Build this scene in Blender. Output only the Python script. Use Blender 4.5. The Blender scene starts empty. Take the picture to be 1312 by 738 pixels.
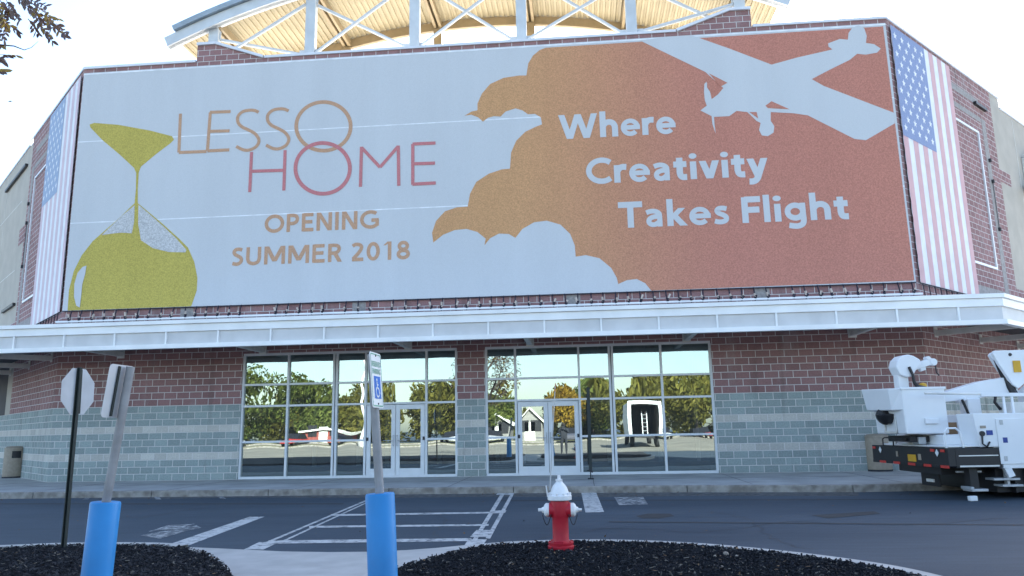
import bpy, bmesh, math, random
from mathutils import Vector, Matrix
rnd = random.Random(7)
S = bpy.context.scene
COL = S.collection
R = math.radians

# ------------------------------------------------------------------ camera, sky, sun, exposure
CF, CP = 966.92, Vector((3.67203, -22.42349, 1.35006))
YAW, PITCH, ROLL = -0.08817, 0.18422, -0.01884
fwd = Vector((math.sin(YAW)*math.cos(PITCH), math.cos(YAW)*math.cos(PITCH), math.sin(PITCH)))
r0 = Vector((math.cos(YAW), -math.sin(YAW), 0)); u0 = r0.cross(fwd)
cr = r0*math.cos(ROLL)+u0*math.sin(ROLL); cu = u0*math.cos(ROLL)-r0*math.sin(ROLL)
cam = bpy.data.objects.new('camera', bpy.data.cameras.new('camera')); COL.objects.link(cam)
M = Matrix((cr, cu, -fwd)).transposed().to_4x4(); M.translation = CP
cam.matrix_world = M
cam.data.sensor_width = 36; cam.data.sensor_fit = 'HORIZONTAL'; cam.data.lens = CF/1312*36
cam.data.clip_start = 0.05; cam.data.clip_end = 3000
S.camera = cam
SUN_EL, SUN_AZ = R(33), R(24)
W = bpy.data.worlds.new('World'); S.world = W; W.use_nodes = True
nt = W.node_tree; bg = nt.nodes['Background']
sk = nt.nodes.new('ShaderNodeTexSky'); sk.sky_type = 'NISHITA'; sk.sun_disc = False
sk.sun_elevation = SUN_EL; sk.sun_rotation = SUN_AZ; sk.air_density = 1.0; sk.dust_density = 1.3; sk.ozone_density = 1.0
nt.links.new(sk.outputs[0], bg.inputs[0]); bg.inputs[1].default_value = 0.085
sl = bpy.data.lights.new('sun', 'SUN'); sl.energy = 5.0; sl.angle = R(0.5); sl.color = (1, .94, .86)
so = bpy.data.objects.new('sun', sl); COL.objects.link(so)
SD = Vector((math.sin(SUN_AZ)*math.cos(SUN_EL), math.cos(SUN_AZ)*math.cos(SUN_EL), math.sin(SUN_EL)))
so.rotation_euler = SD.to_track_quat('Z', 'Y').to_euler(); so.location = SD*80
vs = S.view_settings; vs.view_transform = 'Standard'; vs.look = 'None'; vs.gamma = 1; vs.use_curve_mapping = False
vs.exposure = 2.6
S.render.engine = 'CYCLES'
S.cycles.use_denoising = True
S.cycles.max_bounces = 8; S.cycles.transparent_max_bounces = 12

# a pixel of the photograph (1312 x 738) carried onto a real plane of the place
def ray(px, py): return fwd + cr*((px-656)/CF) - cu*((py-369)/CF)
def at(px, py, Y):
    d = ray(px, py); return CP + d*((Y-CP.y)/d.y)
def on(px, py, Z):
    d = ray(px, py); return CP + d*((Z-CP.z)/d.z)

# ------------------------------------------------------------------ materials
def nodes(name):
    m = bpy.data.materials.new(name); m.use_nodes = True
    t = m.node_tree; return m, t, t.nodes['Principled BSDF'], t.nodes.new, t.links.new
def mat(name, c, rough=.6, metal=0, var=.12, scale=3, bump=0, bscale=40, spec=.5, c2=None, detail=4):
    m, t, b, N, L = nodes(name)
    tc = N('ShaderNodeTexCoord'); n = N('ShaderNodeTexNoise'); n.inputs['Scale'].default_value = scale; n.inputs['Detail'].default_value = detail
    L(tc.outputs['Object'], n.inputs['Vector'])
    rp = N('ShaderNodeValToRGB'); e = rp.color_ramp.elements
    lo = c2 or tuple(x*(1-var) for x in c); hi = c if c2 else tuple(min(1, x*(1+var)) for x in c)
    e[0].position = .35; e[1].position = .65; e[0].color = (*lo, 1); e[1].color = (*hi, 1)
    L(n.outputs['Fac'], rp.inputs[0]); L(rp.outputs[0], b.inputs['Base Color'])
    b.inputs['Roughness'].default_value = rough; b.inputs['Metallic'].default_value = metal
    b.inputs['Specular IOR Level'].default_value = spec
    if bump:
        n2 = N('ShaderNodeTexNoise'); n2.inputs['Scale'].default_value = bscale; n2.inputs['Detail'].default_value = 6
        L(tc.outputs['Object'], n2.inputs['Vector'])
        bp = N('ShaderNodeBump'); bp.inputs['Strength'].default_value = bump; bp.inputs['Distance'].default_value = .02
        L(n2.outputs['Fac'], bp.inputs['Height']); L(bp.outputs[0], b.inputs['Normal'])
    return m

RED, GRAY, BEIGE = (.29, .165, .163), (.285, .335, .325), (.52, .50, .455)
def brick_mat():
    m, t, b, N, L = nodes('split_face_block')
    uv = N('ShaderNodeUVMap'); uv.uv_map = 'UVMap'
    br = N('ShaderNodeTexBrick'); br.offset = .5; br.squash = 1
    for k, v in (('Scale', 1), ('Mortar Size', .0105), ('Mortar Smooth', .25), ('Bias', 0), ('Brick Width', .4064), ('Row Height', .2032)):
        br.inputs[k].default_value = v
    br.inputs['Color1'].default_value = (0, 0, 0, 1); br.inputs['Color2'].default_value = (1, 1, 1, 1); br.inputs['Mortar'].default_value = (.5, .5, .5, 1)
    L(uv.outputs[0], br.inputs['Vector'])
    sx = N('ShaderNodeSeparateXYZ'); L(uv.outputs[0], sx.inputs[0])
    rp = N('ShaderNodeValToRGB'); rp.color_ramp.interpolation = 'CONSTANT'
    mp = N('ShaderNodeMath'); mp.operation = 'DIVIDE'; mp.inputs[1].default_value = 4.064; L(sx.outputs[1], mp.inputs[0]); L(mp.outputs[0], rp.inputs[0])
    e = rp.color_ramp.elements; e[0].position = 0; e[0].color = (*GRAY, 1); e[1].position = 3/20; e[1].color = (*BEIGE, 1)
    for p, c in ((4/20, GRAY), (7/20, BEIGE), (8/20, GRAY), (11/20, RED)):
        x = e.new(p); x.color = (*c, 1)
    mr = N('ShaderNodeMapRange'); mr.inputs['To Min'].default_value = .88; mr.inputs['To Max'].default_value = 1.12
    L(br.outputs['Color'], mr.inputs[0])
    n = N('ShaderNodeTexNoise'); n.inputs['Scale'].default_value = 22; n.inputs['Detail'].default_value = 5; n.inputs['Roughness'].default_value = .7; L(uv.outputs[0], n.inputs['Vector'])
    mr2 = N('ShaderNodeMapRange'); mr2.inputs['To Min'].default_value = .6; mr2.inputs['To Max'].default_value = 1.4; L(n.outputs['Fac'], mr2.inputs[0])
    n3 = N('ShaderNodeTexNoise'); n3.inputs['Scale'].default_value = .5; n3.inputs['Detail'].default_value = 4; L(uv.outputs[0], n3.inputs['Vector'])
    mr3 = N('ShaderNodeMapRange'); mr3.inputs['To Min'].default_value = .82; mr3.inputs['To Max'].default_value = 1.18; L(n3.outputs['Fac'], mr3.inputs[0])
    mm = N('ShaderNodeMath'); mm.operation = 'MULTIPLY'; L(mr.outputs[0], mm.inputs[0]); L(mr2.outputs[0], mm.inputs[1])
    m3 = N('ShaderNodeMath'); m3.operation = 'MULTIPLY'; L(mm.outputs[0], m3.inputs[0]); L(mr3.outputs[0], m3.inputs[1])
    sc = N('ShaderNodeVectorMath'); sc.operation = 'SCALE'; L(rp.outputs[0], sc.inputs[0]); L(m3.outputs[0], sc.inputs['Scale'])
    mx = N('ShaderNodeMix'); mx.data_type = 'RGBA'; L(br.outputs['Fac'], mx.inputs[0]); L(sc.outputs[0], mx.inputs[6]); mx.inputs[7].default_value = (.66, .635, .62, 1)
    # mineral bloom and splash dirt with shapes of their own
    q = N('ShaderNodeMapping'); q.inputs['Scale'].default_value = (1.0, .28, 1); L(uv.outputs[0], q.inputs[0])
    n5 = N('ShaderNodeTexNoise'); n5.inputs['Scale'].default_value = 1.3; n5.inputs['Detail'].default_value = 7; n5.inputs['Roughness'].default_value = .65; L(q.outputs[0], n5.inputs['Vector'])
    r5 = N('ShaderNodeMapRange'); r5.inputs['From Min'].default_value = .55; r5.inputs['From Max'].default_value = .8; r5.inputs['To Min'].default_value = 0; r5.inputs['To Max'].default_value = .42; L(n5.outputs['Fac'], r5.inputs[0])
    bl = N('ShaderNodeMix'); bl.data_type = 'RGBA'; bl.inputs[7].default_value = (.42, .41, .40, 1); L(r5.outputs[0], bl.inputs[0]); L(mx.outputs[2], bl.inputs[6])
    q2 = N('ShaderNodeMapping'); q2.inputs['Scale'].default_value = (1.6, .22, 1); q2.inputs['Location'].default_value = (7, 3, 0); L(uv.outputs[0], q2.inputs[0])
    n6 = N('ShaderNodeTexNoise'); n6.inputs['Scale'].default_value = 1.6; n6.inputs['Detail'].default_value = 6; L(q2.outputs[0], n6.inputs['Vector'])
    r6 = N('ShaderNodeMapRange'); r6.inputs['From Min'].default_value = .58; r6.inputs['From Max'].default_value = .8; r6.inputs['To Min'].default_value = 0; r6.inputs['To Max'].default_value = .5; L(n6.outputs['Fac'], r6.inputs[0])
    dk = N('ShaderNodeMix'); dk.data_type = 'RGBA'; dk.inputs[7].default_value = (.085, .075, .07, 1); L(r6.outputs[0], dk.inputs[0]); L(bl.outputs[2], dk.inputs[6])
    L(dk.outputs[2], b.inputs['Base Color']); b.inputs['Roughness'].default_value = .9; b.inputs['Specular IOR Level'].default_value = .25
    bp = N('ShaderNodeBump'); bp.inputs['Strength'].default_value = .7; bp.inputs['Distance'].default_value = .02
    h = N('ShaderNodeMath'); h.operation = 'SUBTRACT'; L(n.outputs['Fac'], h.inputs[0]); L(br.outputs['Fac'], h.inputs[1])
    L(h.outputs[0], bp.inputs['Height']); L(bp.outputs[0], b.inputs['Normal'])
    return m

def glass_mat(name, fac=.5, tint=(.5, .58, .56), refl=(.45, .54, .54)):
    m = bpy.data.materials.new(name); m.use_nodes = True; t = m.node_tree; t.nodes.clear(); N = t.nodes.new; L = t.links.new
    o = N('ShaderNodeOutputMaterial'); mx = N('ShaderNodeMixShader'); g = N('ShaderNodeBsdfGlossy'); tr = N('ShaderNodeBsdfTransparent')
    g.inputs['Roughness'].default_value = 0.0; g.inputs['Color'].default_value = (*refl, 1); tr.inputs['Color'].default_value = (*tint, 1)
    lw = N('ShaderNodeLayerWeight'); lw.inputs['Blend'].default_value = .15
    mr = N('ShaderNodeMapRange'); mr.inputs['To Min'].default_value = fac; mr.inputs['To Max'].default_value = 1; L(lw.outputs['Fresnel'], mr.inputs[0])
    tc = N('ShaderNodeTexCoord'); n = N('ShaderNodeTexNoise'); n.inputs['Scale'].default_value = 1.1; n.inputs['Detail'].default_value = 1; L(tc.outputs['Object'], n.inputs['Vector'])
    bp = N('ShaderNodeBump'); bp.inputs['Strength'].default_value = .012; bp.inputs['Distance'].default_value = .02; L(n.outputs['Fac'], bp.inputs['Height']); L(bp.outputs[0], g.inputs['Normal'])
    L(mr.outputs[0], mx.inputs[0]); L(tr.outputs[0], mx.inputs[1]); L(g.outputs[0], mx.inputs[2]); df = N('ShaderNodeBsdfDiffuse'); df.inputs['Color'].default_value = (.42, .42, .40, 1)
    nd = N('ShaderNodeTexNoise'); nd.inputs['Scale'].default_value = 2.4; nd.inputs['Detail'].default_value = 7; L(tc.outputs['Object'], nd.inputs['Vector'])
    rd = N('ShaderNodeMapRange'); rd.inputs['To Min'].default_value = .02; rd.inputs['To Max'].default_value = .13; L(nd.outputs['Fac'], rd.inputs[0])
    m2 = N('ShaderNodeMixShader'); L(rd.outputs[0], m2.inputs[0]); L(mx.outputs[0], m2.inputs[1]); L(df.outputs[0], m2.inputs[2]); L(m2.outputs[0], o.inputs[0])
    return m

def print_mat(name, c, c2=None, x0=0, x1=1, spk=.22, grain=34):
    """printed mesh fabric: fine speckle of the perforations, faint weave and wrinkles; c2 = second ink along X"""
    m, t, b, N, L = nodes(name)
    tc = N('ShaderNodeTexCoord'); n = N('ShaderNodeTexNoise'); n.inputs['Scale'].default_value = grain; n.inputs['Detail'].default_value = 2; n.inputs['Roughness'].default_value = .8
    L(tc.outputs['Object'], n.inputs['Vector'])
    mr = N('ShaderNodeMapRange'); mr.inputs['From Min'].default_value = .25; mr.inputs['From Max'].default_value = .75
    mr.inputs['To Min'].default_value = 1-spk; mr.inputs['To Max'].default_value = 1+spk; L(n.outputs['Fac'], mr.inputs[0])
    mp = N('ShaderNodeMapping'); mp.inputs['Scale'].default_value = (.45, 1, .06); L(tc.outputs['Object'], mp.inputs[0])
    n2 = N('ShaderNodeTexNoise'); n2.inputs['Scale'].default_value = 2.2; n2.inputs['Detail'].default_value = 5; L(mp.outputs[0], n2.inputs['Vector'])
    mr2 = N('ShaderNodeMapRange'); mr2.inputs['To Min'].default_value = .93; mr2.inputs['To Max'].default_value = 1.07; L(n2.outputs['Fac'], mr2.inputs[0])
    mm = N('ShaderNodeMath'); mm.operation = 'MULTIPLY'; L(mr.outputs[0], mm.inputs[0]); L(mr2.outputs[0], mm.inputs[1])
    sc = N('ShaderNodeVectorMath'); sc.operation = 'SCALE'; L(mm.outputs[0], sc.inputs['Scale'])
    if c2:
        sx = N('ShaderNodeSeparateXYZ'); L(tc.outputs['Object'], sx.inputs[0])
        r = N('ShaderNodeMapRange'); r.interpolation_type = 'SMOOTHSTEP'; r.inputs['From Min'].default_value = x0; r.inputs['From Max'].default_value = x1; L(sx.outputs[0], r.inputs[0])
        mx = N('ShaderNodeMix'); mx.data_type = 'RGBA'; mx.inputs[6].default_value = (*c, 1); mx.inputs[7].default_value = (*c2, 1); L(r.outputs[0], mx.inputs[0]); L(mx.outputs[2], sc.inputs[0])
    else:
        sc.inputs[0].default_value = c
    L(sc.outputs[0], b.inputs['Base Color']); b.inputs['Roughness'].default_value = .7; b.inputs['Specular IOR Level'].default_value = .25
    bp = N('ShaderNodeBump'); bp.inputs['Strength'].default_value = .6; bp.inputs['Distance'].default_value = .07; L(n2.outputs['Fac'], bp.inputs['Height']); L(bp.outputs[0], b.inputs['Normal'])
    return m

def asphalt_mat():
    m, t, b, N, L = nodes('asphalt')
    tc = N('ShaderNodeTexCoord')
    def noise(s, d=4, mp=None):
        n = N('ShaderNodeTexNoise'); n.inputs['Scale'].default_value = s; n.inputs['Detail'].default_value = d
        if mp:
            q = N('ShaderNodeMapping'); q.inputs['Scale'].default_value = mp; L(tc.outputs['Object'], q.inputs[0]); L(q.outputs[0], n.inputs['Vector'])
        else: L(tc.outputs['Object'], n.inputs['Vector'])
        return n
    a, c, d = noise(.35, 6, (.35, 1.3, 1)), noise(60, 3), noise(6, 5, (.2, 1.4, 1))
    rp = N('ShaderNodeValToRGB'); e = rp.color_ramp.elements; e[0].position = .3; e[1].position = .72
    e[0].color = (.028, .044, .064, 1); e[1].color = (.054, .074, .098, 1); L(a.outputs['Fac'], rp.inputs[0])
    v = N('ShaderNodeMapRange'); v.inputs['To Min'].default_value = .5; v.inputs['To Max'].default_value = 1.5; L(c.outputs['Fac'], v.inputs[0])
    v2 = N('ShaderNodeMapRange'); v2.inputs['To Min'].default_value = .75; v2.inputs['To Max'].default_value = 1.25; L(d.outputs['Fac'], v2.inputs[0])
    mm = N('ShaderNodeMath'); mm.operation = 'MULTIPLY'; L(v.outputs[0], mm.inputs[0]); L(v2.outputs[0], mm.inputs[1])
    sc = N('ShaderNodeVectorMath'); sc.operation = 'SCALE'; L(rp.outputs[0], sc.inputs[0]); L(mm.outputs[0], sc.inputs['Scale']); L(sc.outputs[0], b.inputs['Base Color'])
    b.inputs['Roughness'].default_value = .82; b.inputs['Specular IOR Level'].default_value = .35
    bp = N('ShaderNodeBump'); bp.inputs['Strength'].default_value = .5; bp.inputs['Distance'].default_value = .006; L(c.outputs['Fac'], bp.inputs['Height']); L(bp.outputs[0], b.inputs['Normal'])
    return m

def worn_paint_mat(name, wear):
    m, t, b, N, L = nodes(name)
    tc = N('ShaderNodeTexCoord'); n = N('ShaderNodeTexNoise'); n.inputs['Scale'].default_value = 9; n.inputs['Detail'].default_value = 8; n.inputs['Roughness'].default_value = .75
    L(tc.outputs['Object'], n.inputs['Vector'])
    rp = N('ShaderNodeValToRGB'); e = rp.color_ramp.elements; e[0].position = wear-.06; e[1].position = wear+.1
    e[0].color = (.075, .088, .102, 1); e[1].color = (.50, .50, .49, 1); L(n.outputs['Fac'], rp.inputs[0]); L(rp.outputs[0], b.inputs['Base Color']); b.inputs['Roughness'].default_value = .8
    return m

def scuffed(name, c, c2, rough=.5, s1=6, t=.62, stretch=(1, 1, .3), var=.12):
    """painted surface with chips, rubs and run marks of a second colour"""
    m, t_, b, N, L = nodes(name); tc = N('ShaderNodeTexCoord')
    q = N('ShaderNodeMapping'); q.inputs['Scale'].default_value = stretch; L(tc.outputs['Object'], q.inputs[0])
    n = N('ShaderNodeTexNoise'); n.inputs['Scale'].default_value = s1; n.inputs['Detail'].default_value = 9; n.inputs['Roughness'].default_value = .72; L(q.outputs[0], n.inputs['Vector'])
    r = N('ShaderNodeMapRange'); r.inputs['From Min'].default_value = t; r.inputs['From Max'].default_value = t+.1; L(n.outputs['Fac'], r.inputs[0])
    n2 = N('ShaderNodeTexNoise'); n2.inputs['Scale'].default_value = s1*.4; n2.inputs['Detail'].default_value = 5; L(tc.outputs['Object'], n2.inputs['Vector'])
    r2 = N('ShaderNodeMapRange'); r2.inputs['To Min'].default_value = 1-var*2; r2.inputs['To Max'].default_value = 1+var*2; L(n2.outputs['Fac'], r2.inputs[0])
    sc = N('ShaderNodeVectorMath'); sc.operation = 'SCALE'; sc.inputs[0].default_value = c; L(r2.outputs[0], sc.inputs['Scale'])
    mx = N('ShaderNodeMix'); mx.data_type = 'RGBA'; mx.inputs[7].default_value = (*c2, 1); L(r.outputs[0], mx.inputs[0]); L(sc.outputs[0], mx.inputs[6]); L(mx.outputs[2], b.inputs['Base Color'])
    r3 = N('ShaderNodeMapRange'); r3.inputs['To Min'].default_value = rough-.12; r3.inputs['To Max'].default_value = rough+.2; L(n.outputs['Fac'], r3.inputs[0]); L(r3.outputs[0], b.inputs['Roughness'])
    bp = N('ShaderNodeBump'); bp.inputs['Strength'].default_value = .3; bp.inputs['Distance'].default_value = .004; L(n.outputs['Fac'], bp.inputs['Height']); L(bp.outputs[0], b.inputs['Normal'])
    return m
BRICK = brick_mat()
ASPH = asphalt_mat()
CONC = mat('sidewalk_concrete', (.35, .35, .34), .9, var=.14, scale=1.2, bump=.2, bscale=30)
KERBM = mat('kerb_concrete', (.33, .31, .28), .9, scale=5, c2=(.18, .16, .14), bump=.3)
RAMPM = mat('ramp_concrete', (.40, .39, .37), .9, var=.1, scale=2.5, bump=.15)
STUCCO = mat('beige_panel', (.42, .385, .33), .85, var=.06, scale=1.5, bump=.1)
BEIGEBLK = mat('beige_block', (.31, .29, .28), .9, var=.15, scale=12, bump=.3)
ALUM = mat('white_aluminium', (.66, .68, .70), .4, var=.04)
FASCIA = mat('fascia_metal', (.82, .83, .83), .45, var=.06, scale=1.2)
PERF = mat('perforated_panel', (.60, .60, .60), .6, var=.06, scale=2)
COPM = mat('coping_metal', (.66, .68, .72), .45, var=.05)
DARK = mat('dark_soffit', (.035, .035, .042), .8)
STEELG = mat('gray_painted_steel', (.66, .65, .61), .6, var=.1)
VAULTW = mat('vault_white_steel', (.55, .58, .60), .5, var=.07, scale=2)
TAN = mat('tan_deck', (.30, .25, .155), .6, var=.08, scale=1.2)
TANB = mat('tan_beam', (.24, .18, .10), .6, var=.1)
ROOFM = mat('white_roof_membrane', (.7, .7, .68), .8)
FLASH = mat('roof_edge_flashing', (.30, .36, .41), .5)
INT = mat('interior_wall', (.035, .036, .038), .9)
GLASS = glass_mat('window_glass', .66)
BLACK = mat('black_plastic', (.012, .012, .015), .5)
RUBBER = mat('rubber', (.015, .015, .015), .85, bump=.2)
WHITEP = scuffed('truck_white_paint', (.74, .755, .77), (.42, .41, .39), .38, 4, .67, (1, 1, .35), .05)
YEL = mat('yellow_label', (.65, .36, .02), .5)
REDT = mat('red_reflective_tape', (.55, .04, .03), .4)
BLUEL = mat('blue_label', (.02, .05, .25), .5)
SILV = mat('galvanised_steel', (.42, .44, .46), .45, metal=.35, var=.1, scale=9)
POSTM = mat('weathered_galvanised_post', (.27, .28, .295), .55, metal=.2, c2=(.20, .205, .215), scale=7)
SIGNB = mat('sign_back_aluminium', (.50, .52, .55), .5, metal=.2, var=.07, scale=4)
GREENP = mat('dark_green_post', (.018, .026, .024), .6)
BLUES = scuffed('blue_plastic_sleeve', (.006, .20, .50), (.16, .32, .46), .45, 7, .64, (1, 1, .25))
SIGNW = mat('sign_white', (.72, .75, .76), .4, var=.03)
SIGNG = mat('sign_green', (.09, .32, .22), .4)
SIGNBL = mat('sign_blue', (.01, .13, .52), .4)
HRED = scuffed('hydrant_red', (.42, .004, .020), (.10, .02, .02), .5, 16, .62, (1, 1, .5))
HWHT = scuffed('hydrant_white', (.74, .74, .74), (.36, .30, .26), .5, 18, .66, (1, 1, .5))
MULCHM = mat('mulch_soil', (.008, .008, .012), .95, bump=.8, bscale=30)
CHIPM = mat('mulch_chip', (.011, .012, .019), .75, c2=(.006, .006, .010), scale=26)
CANB = mat('beige_can', (.33, .28, .22), .7, var=.08, scale=14)
CARDB = mat('cardboard', (.28, .17, .09), .9)
BARK = mat('bark', (.06, .045, .035), .95, bump=.6, bscale=18)
PAINT1, PAINT2 = worn_paint_mat('worn_road_paint', .42), worn_paint_mat('faded_road_paint', .53)
STAIN = mat('road_stain', (.03, .031, .034), .9, scale=8)

# ------------------------------------------------------------------ mesh builder
class MB:
    def __init__(s): s.v = []; s.f = []; s.mi = []; s.uv = []
    def face(s, pts, mi=0, uv=None):
        b = len(s.v); s.v += [Vector(p) for p in pts]; s.f.append(list(range(b, b+len(pts)))); s.mi.append(mi); s.uv.append(uv)
        return s
    def poly(s, verts, faces, mi=0):
        b = len(s.v); s.v += [Vector(p) for p in verts]
        for f in faces: s.f.append([b+i for i in f]); s.mi.append(mi); s.uv.append(None)
        return s
    def box(s, x0, x1, y0, y1, z0, z1, mi=0, T=None):
        c = [Vector((x, y, z)) for z in (z0, z1) for y in (y0, y1) for x in (x0, x1)]
        if T: c = [T(p) for p in c]
        return s.poly(c, [(0, 2, 3, 1), (4, 5, 7, 6), (0, 1, 5, 4), (2, 6, 7, 3), (0, 4, 6, 2), (1, 3, 7, 5)], mi)
    def bar(s, p, q, w, h, mi=0, up=(0, 0, 1)):
        p, q = Vector(p), Vector(q); d = (q-p).normalized(); a = d.cross(Vector(up))
        if a.length < 1e-4: a = d.cross(Vector((1, 0, 0)))
        a.normalize(); b = a.cross(d)
        c = [e + a*(i*w/2) + b*(j*h/2) for e in (p, q) for i, j in ((-1, -1), (1, -1), (1, 1), (-1, 1))]
        return s.poly(c, [(3, 2, 1, 0), (4, 5, 6, 7), (0, 1, 5, 4), (1, 2, 6, 5), (2, 3, 7, 6), (3, 0, 4, 7)], mi)
    def tube(s, pts, r, n=8, mi=0, cap=True):
        pts = [Vector(p) for p in pts]; rs = r if isinstance(r, (list, tuple)) else [r]*len(pts)
        b = len(s.v); prev = None
        for i, p in enumerate(pts):
            d = (pts[min(i+1, len(pts)-1)]-pts[max(i-1, 0)]).normalized()
            if prev is None: a = d.orthogonal().normalized()
            else: a = (prev - d*prev.dot(d)).normalized()
            prev = a; c = d.cross(a)
            s.v += [p+(a*math.cos(2*math.pi*k/n)+c*math.sin(2*math.pi*k/n))*rs[i] for k in range(n)]
        for i in range(len(pts)-1):
            for k in range(n):
                s.f.append([b+i*n+k, b+i*n+(k+1) % n, b+(i+1)*n+(k+1) % n, b+(i+1)*n+k]); s.mi.append(mi); s.uv.append(None)
        if cap:
            for q in (list(range(b, b+n))[::-1], list(range(b+(len(pts)-1)*n, b+len(pts)*n))): s.f.append(q); s.mi.append(mi); s.uv.append(None)
        return s
    def lathe(s, prof, o, n=24, mi=0, axis=(0, 0, 1)):
        o = Vector(o); ax = Vector(axis).normalized()
        return s.tube2([(o+ax*h, r) for r, h in prof], ax, n, mi)
    def tube2(s, rings, ax, n, mi):
        a = ax.orthogonal().normalized(); c = ax.cross(a); b = len(s.v)
        for p, r in rings: s.v += [p+(a*math.cos(2*math.pi*k/n)+c*math.sin(2*math.pi*k/n))*max(r, 1e-4) for k in range(n)]
        for i in range(len(rings)-1):
            for k in range(n):
                s.f.append([b+i*n+k, b+i*n+(k+1) % n, b+(i+1)*n+(k+1) % n, b+(i+1)*n+k]); s.mi.append(mi); s.uv.append(None)
        for q in (list(range(b, b+n))[::-1], list(range(b+(len(rings)-1)*n, b+len(rings)*n))): s.f.append(q); s.mi.append(mi); s.uv.append(None)
        return s
    def prism(s, pts, off, mi=0, sides=True):
        """closed polygon pts (3D) and its copy moved by off"""
        pts = [Vector(p) for p in pts]; off = Vector(off); n = len(pts)
        s.poly(pts+[p+off for p in pts], [list(range(n)), list(range(n, 2*n))[::-1]]+([(i, i+n, (i+1) % n+n, (i+1) % n) for i in range(n)] if sides else []), mi)
        return s
    def build(s, name, m, parent=None, smooth=False, bevel=0):
        o0 = wloc(parent) if parent else Vector((0, 0, 0))
        me = bpy.data.meshes.new(name); me.from_pydata([v-o0 for v in s.v], [], s.f)
        for x in (m if isinstance(m, (list, tuple)) else [m]): me.materials.append(x)
        me.polygons.foreach_set('material_index', s.mi)
        if any(u for u in s.uv):
            ul = me.uv_layers.new(name='UVMap')
            for p, u in zip(me.polygons, s.uv):
                if u:
                    for li, c in zip(p.loop_indices, u): ul.data[li].uv = c
        if smooth:
            me.polygons.foreach_set('use_smooth', [True]*len(s.f))
        me.update()
        o = bpy.data.objects.new(name, me); COL.objects.link(o)
        if parent: o.parent = parent
        if smooth == 'auto':
            md = o.modifiers.new('edges', 'EDGE_SPLIT'); md.split_angle = R(35)
        if bevel:
            md = o.modifiers.new('bevel', 'BEVEL'); md.width = bevel; md.segments = 2; md.limit_method = 'ANGLE'
        return o
def islands(mb, name, m, parent=None, smooth=False, bevel=0):
    par = list(range(len(mb.v)))
    def f(i):
        while par[i] != i: par[i] = par[par[i]]; i = par[i]
        return i
    for q in mb.f:
        for i in q[1:]: par[f(i)] = f(q[0])
    g = {}
    for k, q in enumerate(mb.f): g.setdefault(f(q[0]), []).append(k)
    for ks in g.values():
        n = MB()
        for k in ks:
            pts = [mb.v[i] for i in mb.f[k]]
            n.f.append([]); n.mi.append(mb.mi[k]); n.uv.append(mb.uv[k])
            for i in mb.f[k]: n.v.append(i); n.f[-1].append(len(n.v)-1)
        ids = sorted(set(n.v)); ix = {a: b for b, a in enumerate(ids)}
        n.f = [[ix[n.v[j]] for j in q] for q in n.f]; n.v = [mb.v[i] for i in ids]
        n.build(name, m, parent, smooth, bevel)
def wloc(o):
    l = Vector((0, 0, 0))
    while o: l = l+o.location; o = o.parent
    return l
def tag(o, label, cat, group=None, kind=None):
    o['label'] = label; o['category'] = cat
    if group: o['group'] = group
    if kind: o['kind'] = kind
    return o
def thing(name, loc, label, cat, group=None):
    o = bpy.data.objects.new(name, None); COL.objects.link(o); o.location = loc; o.empty_display_size = .2
    return tag(o, label, cat, group)
def struct(o): o['kind'] = 'structure'; return o

# ------------------------------------------------------------------ ground
GZ = -.15
XR, XL = 13.45, -12.73
AR, AL = R(45), R(180-42.5)
dR, dL = Vector((math.cos(AR), math.sin(AR), 0)), Vector((math.cos(AL), math.sin(AL), 0))
nR, nL = Vector((dR.y, -dR.x, 0)), Vector((-dL.y, dL.x, 0))      # outward (towards the street)
PR, PL = Vector((XR, 0, 0)), Vector((XL, 0, 0))
def WR(s, z, o=0): p = PR+dR*s+nR*o; return Vector((p.x, p.y, z))
def WLf(s, z, o=0): p = PL+dL*s+nL*o; return Vector((p.x, p.y, z))

struct(MB().face([(-700, -700, GZ), (700, -700, GZ), (700, 700, GZ), (-700, 700, GZ)]).build('parking_lot', ASPH))
# sidewalk with its kerb edge (slightly bent front line)
front = [(-60, -4.0), (-7, -4.05), (2, -4.15), (6, -4.4), (9.5, -4.85), (12, -4.6), (18, -4.3), (60, -4.3)]
mb = MB(); mb.prism([(x, y+.16, GZ-.05) for x, y in front]+[(60, 24, GZ-.05), (-60, 24, GZ-.05)], (0, 0, .05-GZ-.0))
sw = struct(mb.build('sidewalk', CONC))
mb = MB()
for (xa, ya), (xb, yb) in zip(front, front[1:]):
    n = max(1, int((xb-xa)/3.0))
    for i in range(n):
        a = Vector((xa+(xb-xa)*i/n, ya+(yb-ya)*i/n, 0)); b = Vector((xa+(xb-xa)*(i+1)/n, ya+(yb-ya)*(i+1)/n, 0)); g = (b-a).normalized()*.006
        a, b = a+g, b-g
        mb.prism([a+Vector((0, 0, GZ-.05)), b+Vector((0, 0, GZ-.05)), b+Vector((0, .16, GZ-.05)), a+Vector((0, .16, GZ-.05))], (0, 0, .205))
struct(mb.build('kerb', KERBM, bevel=.02))
mb = MB()
for x in (-13.5, -10.2, -6.7, -3.4, .4, 3.9, 7.5, 10.8): mb.box(x-.006, x+.006, -4.2, 0, .0035, .005)
mb.box(-14, 14, -1.95, -1.935, .0035, .005)
struct(mb.build('sidewalk_joints', DARK))

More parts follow.
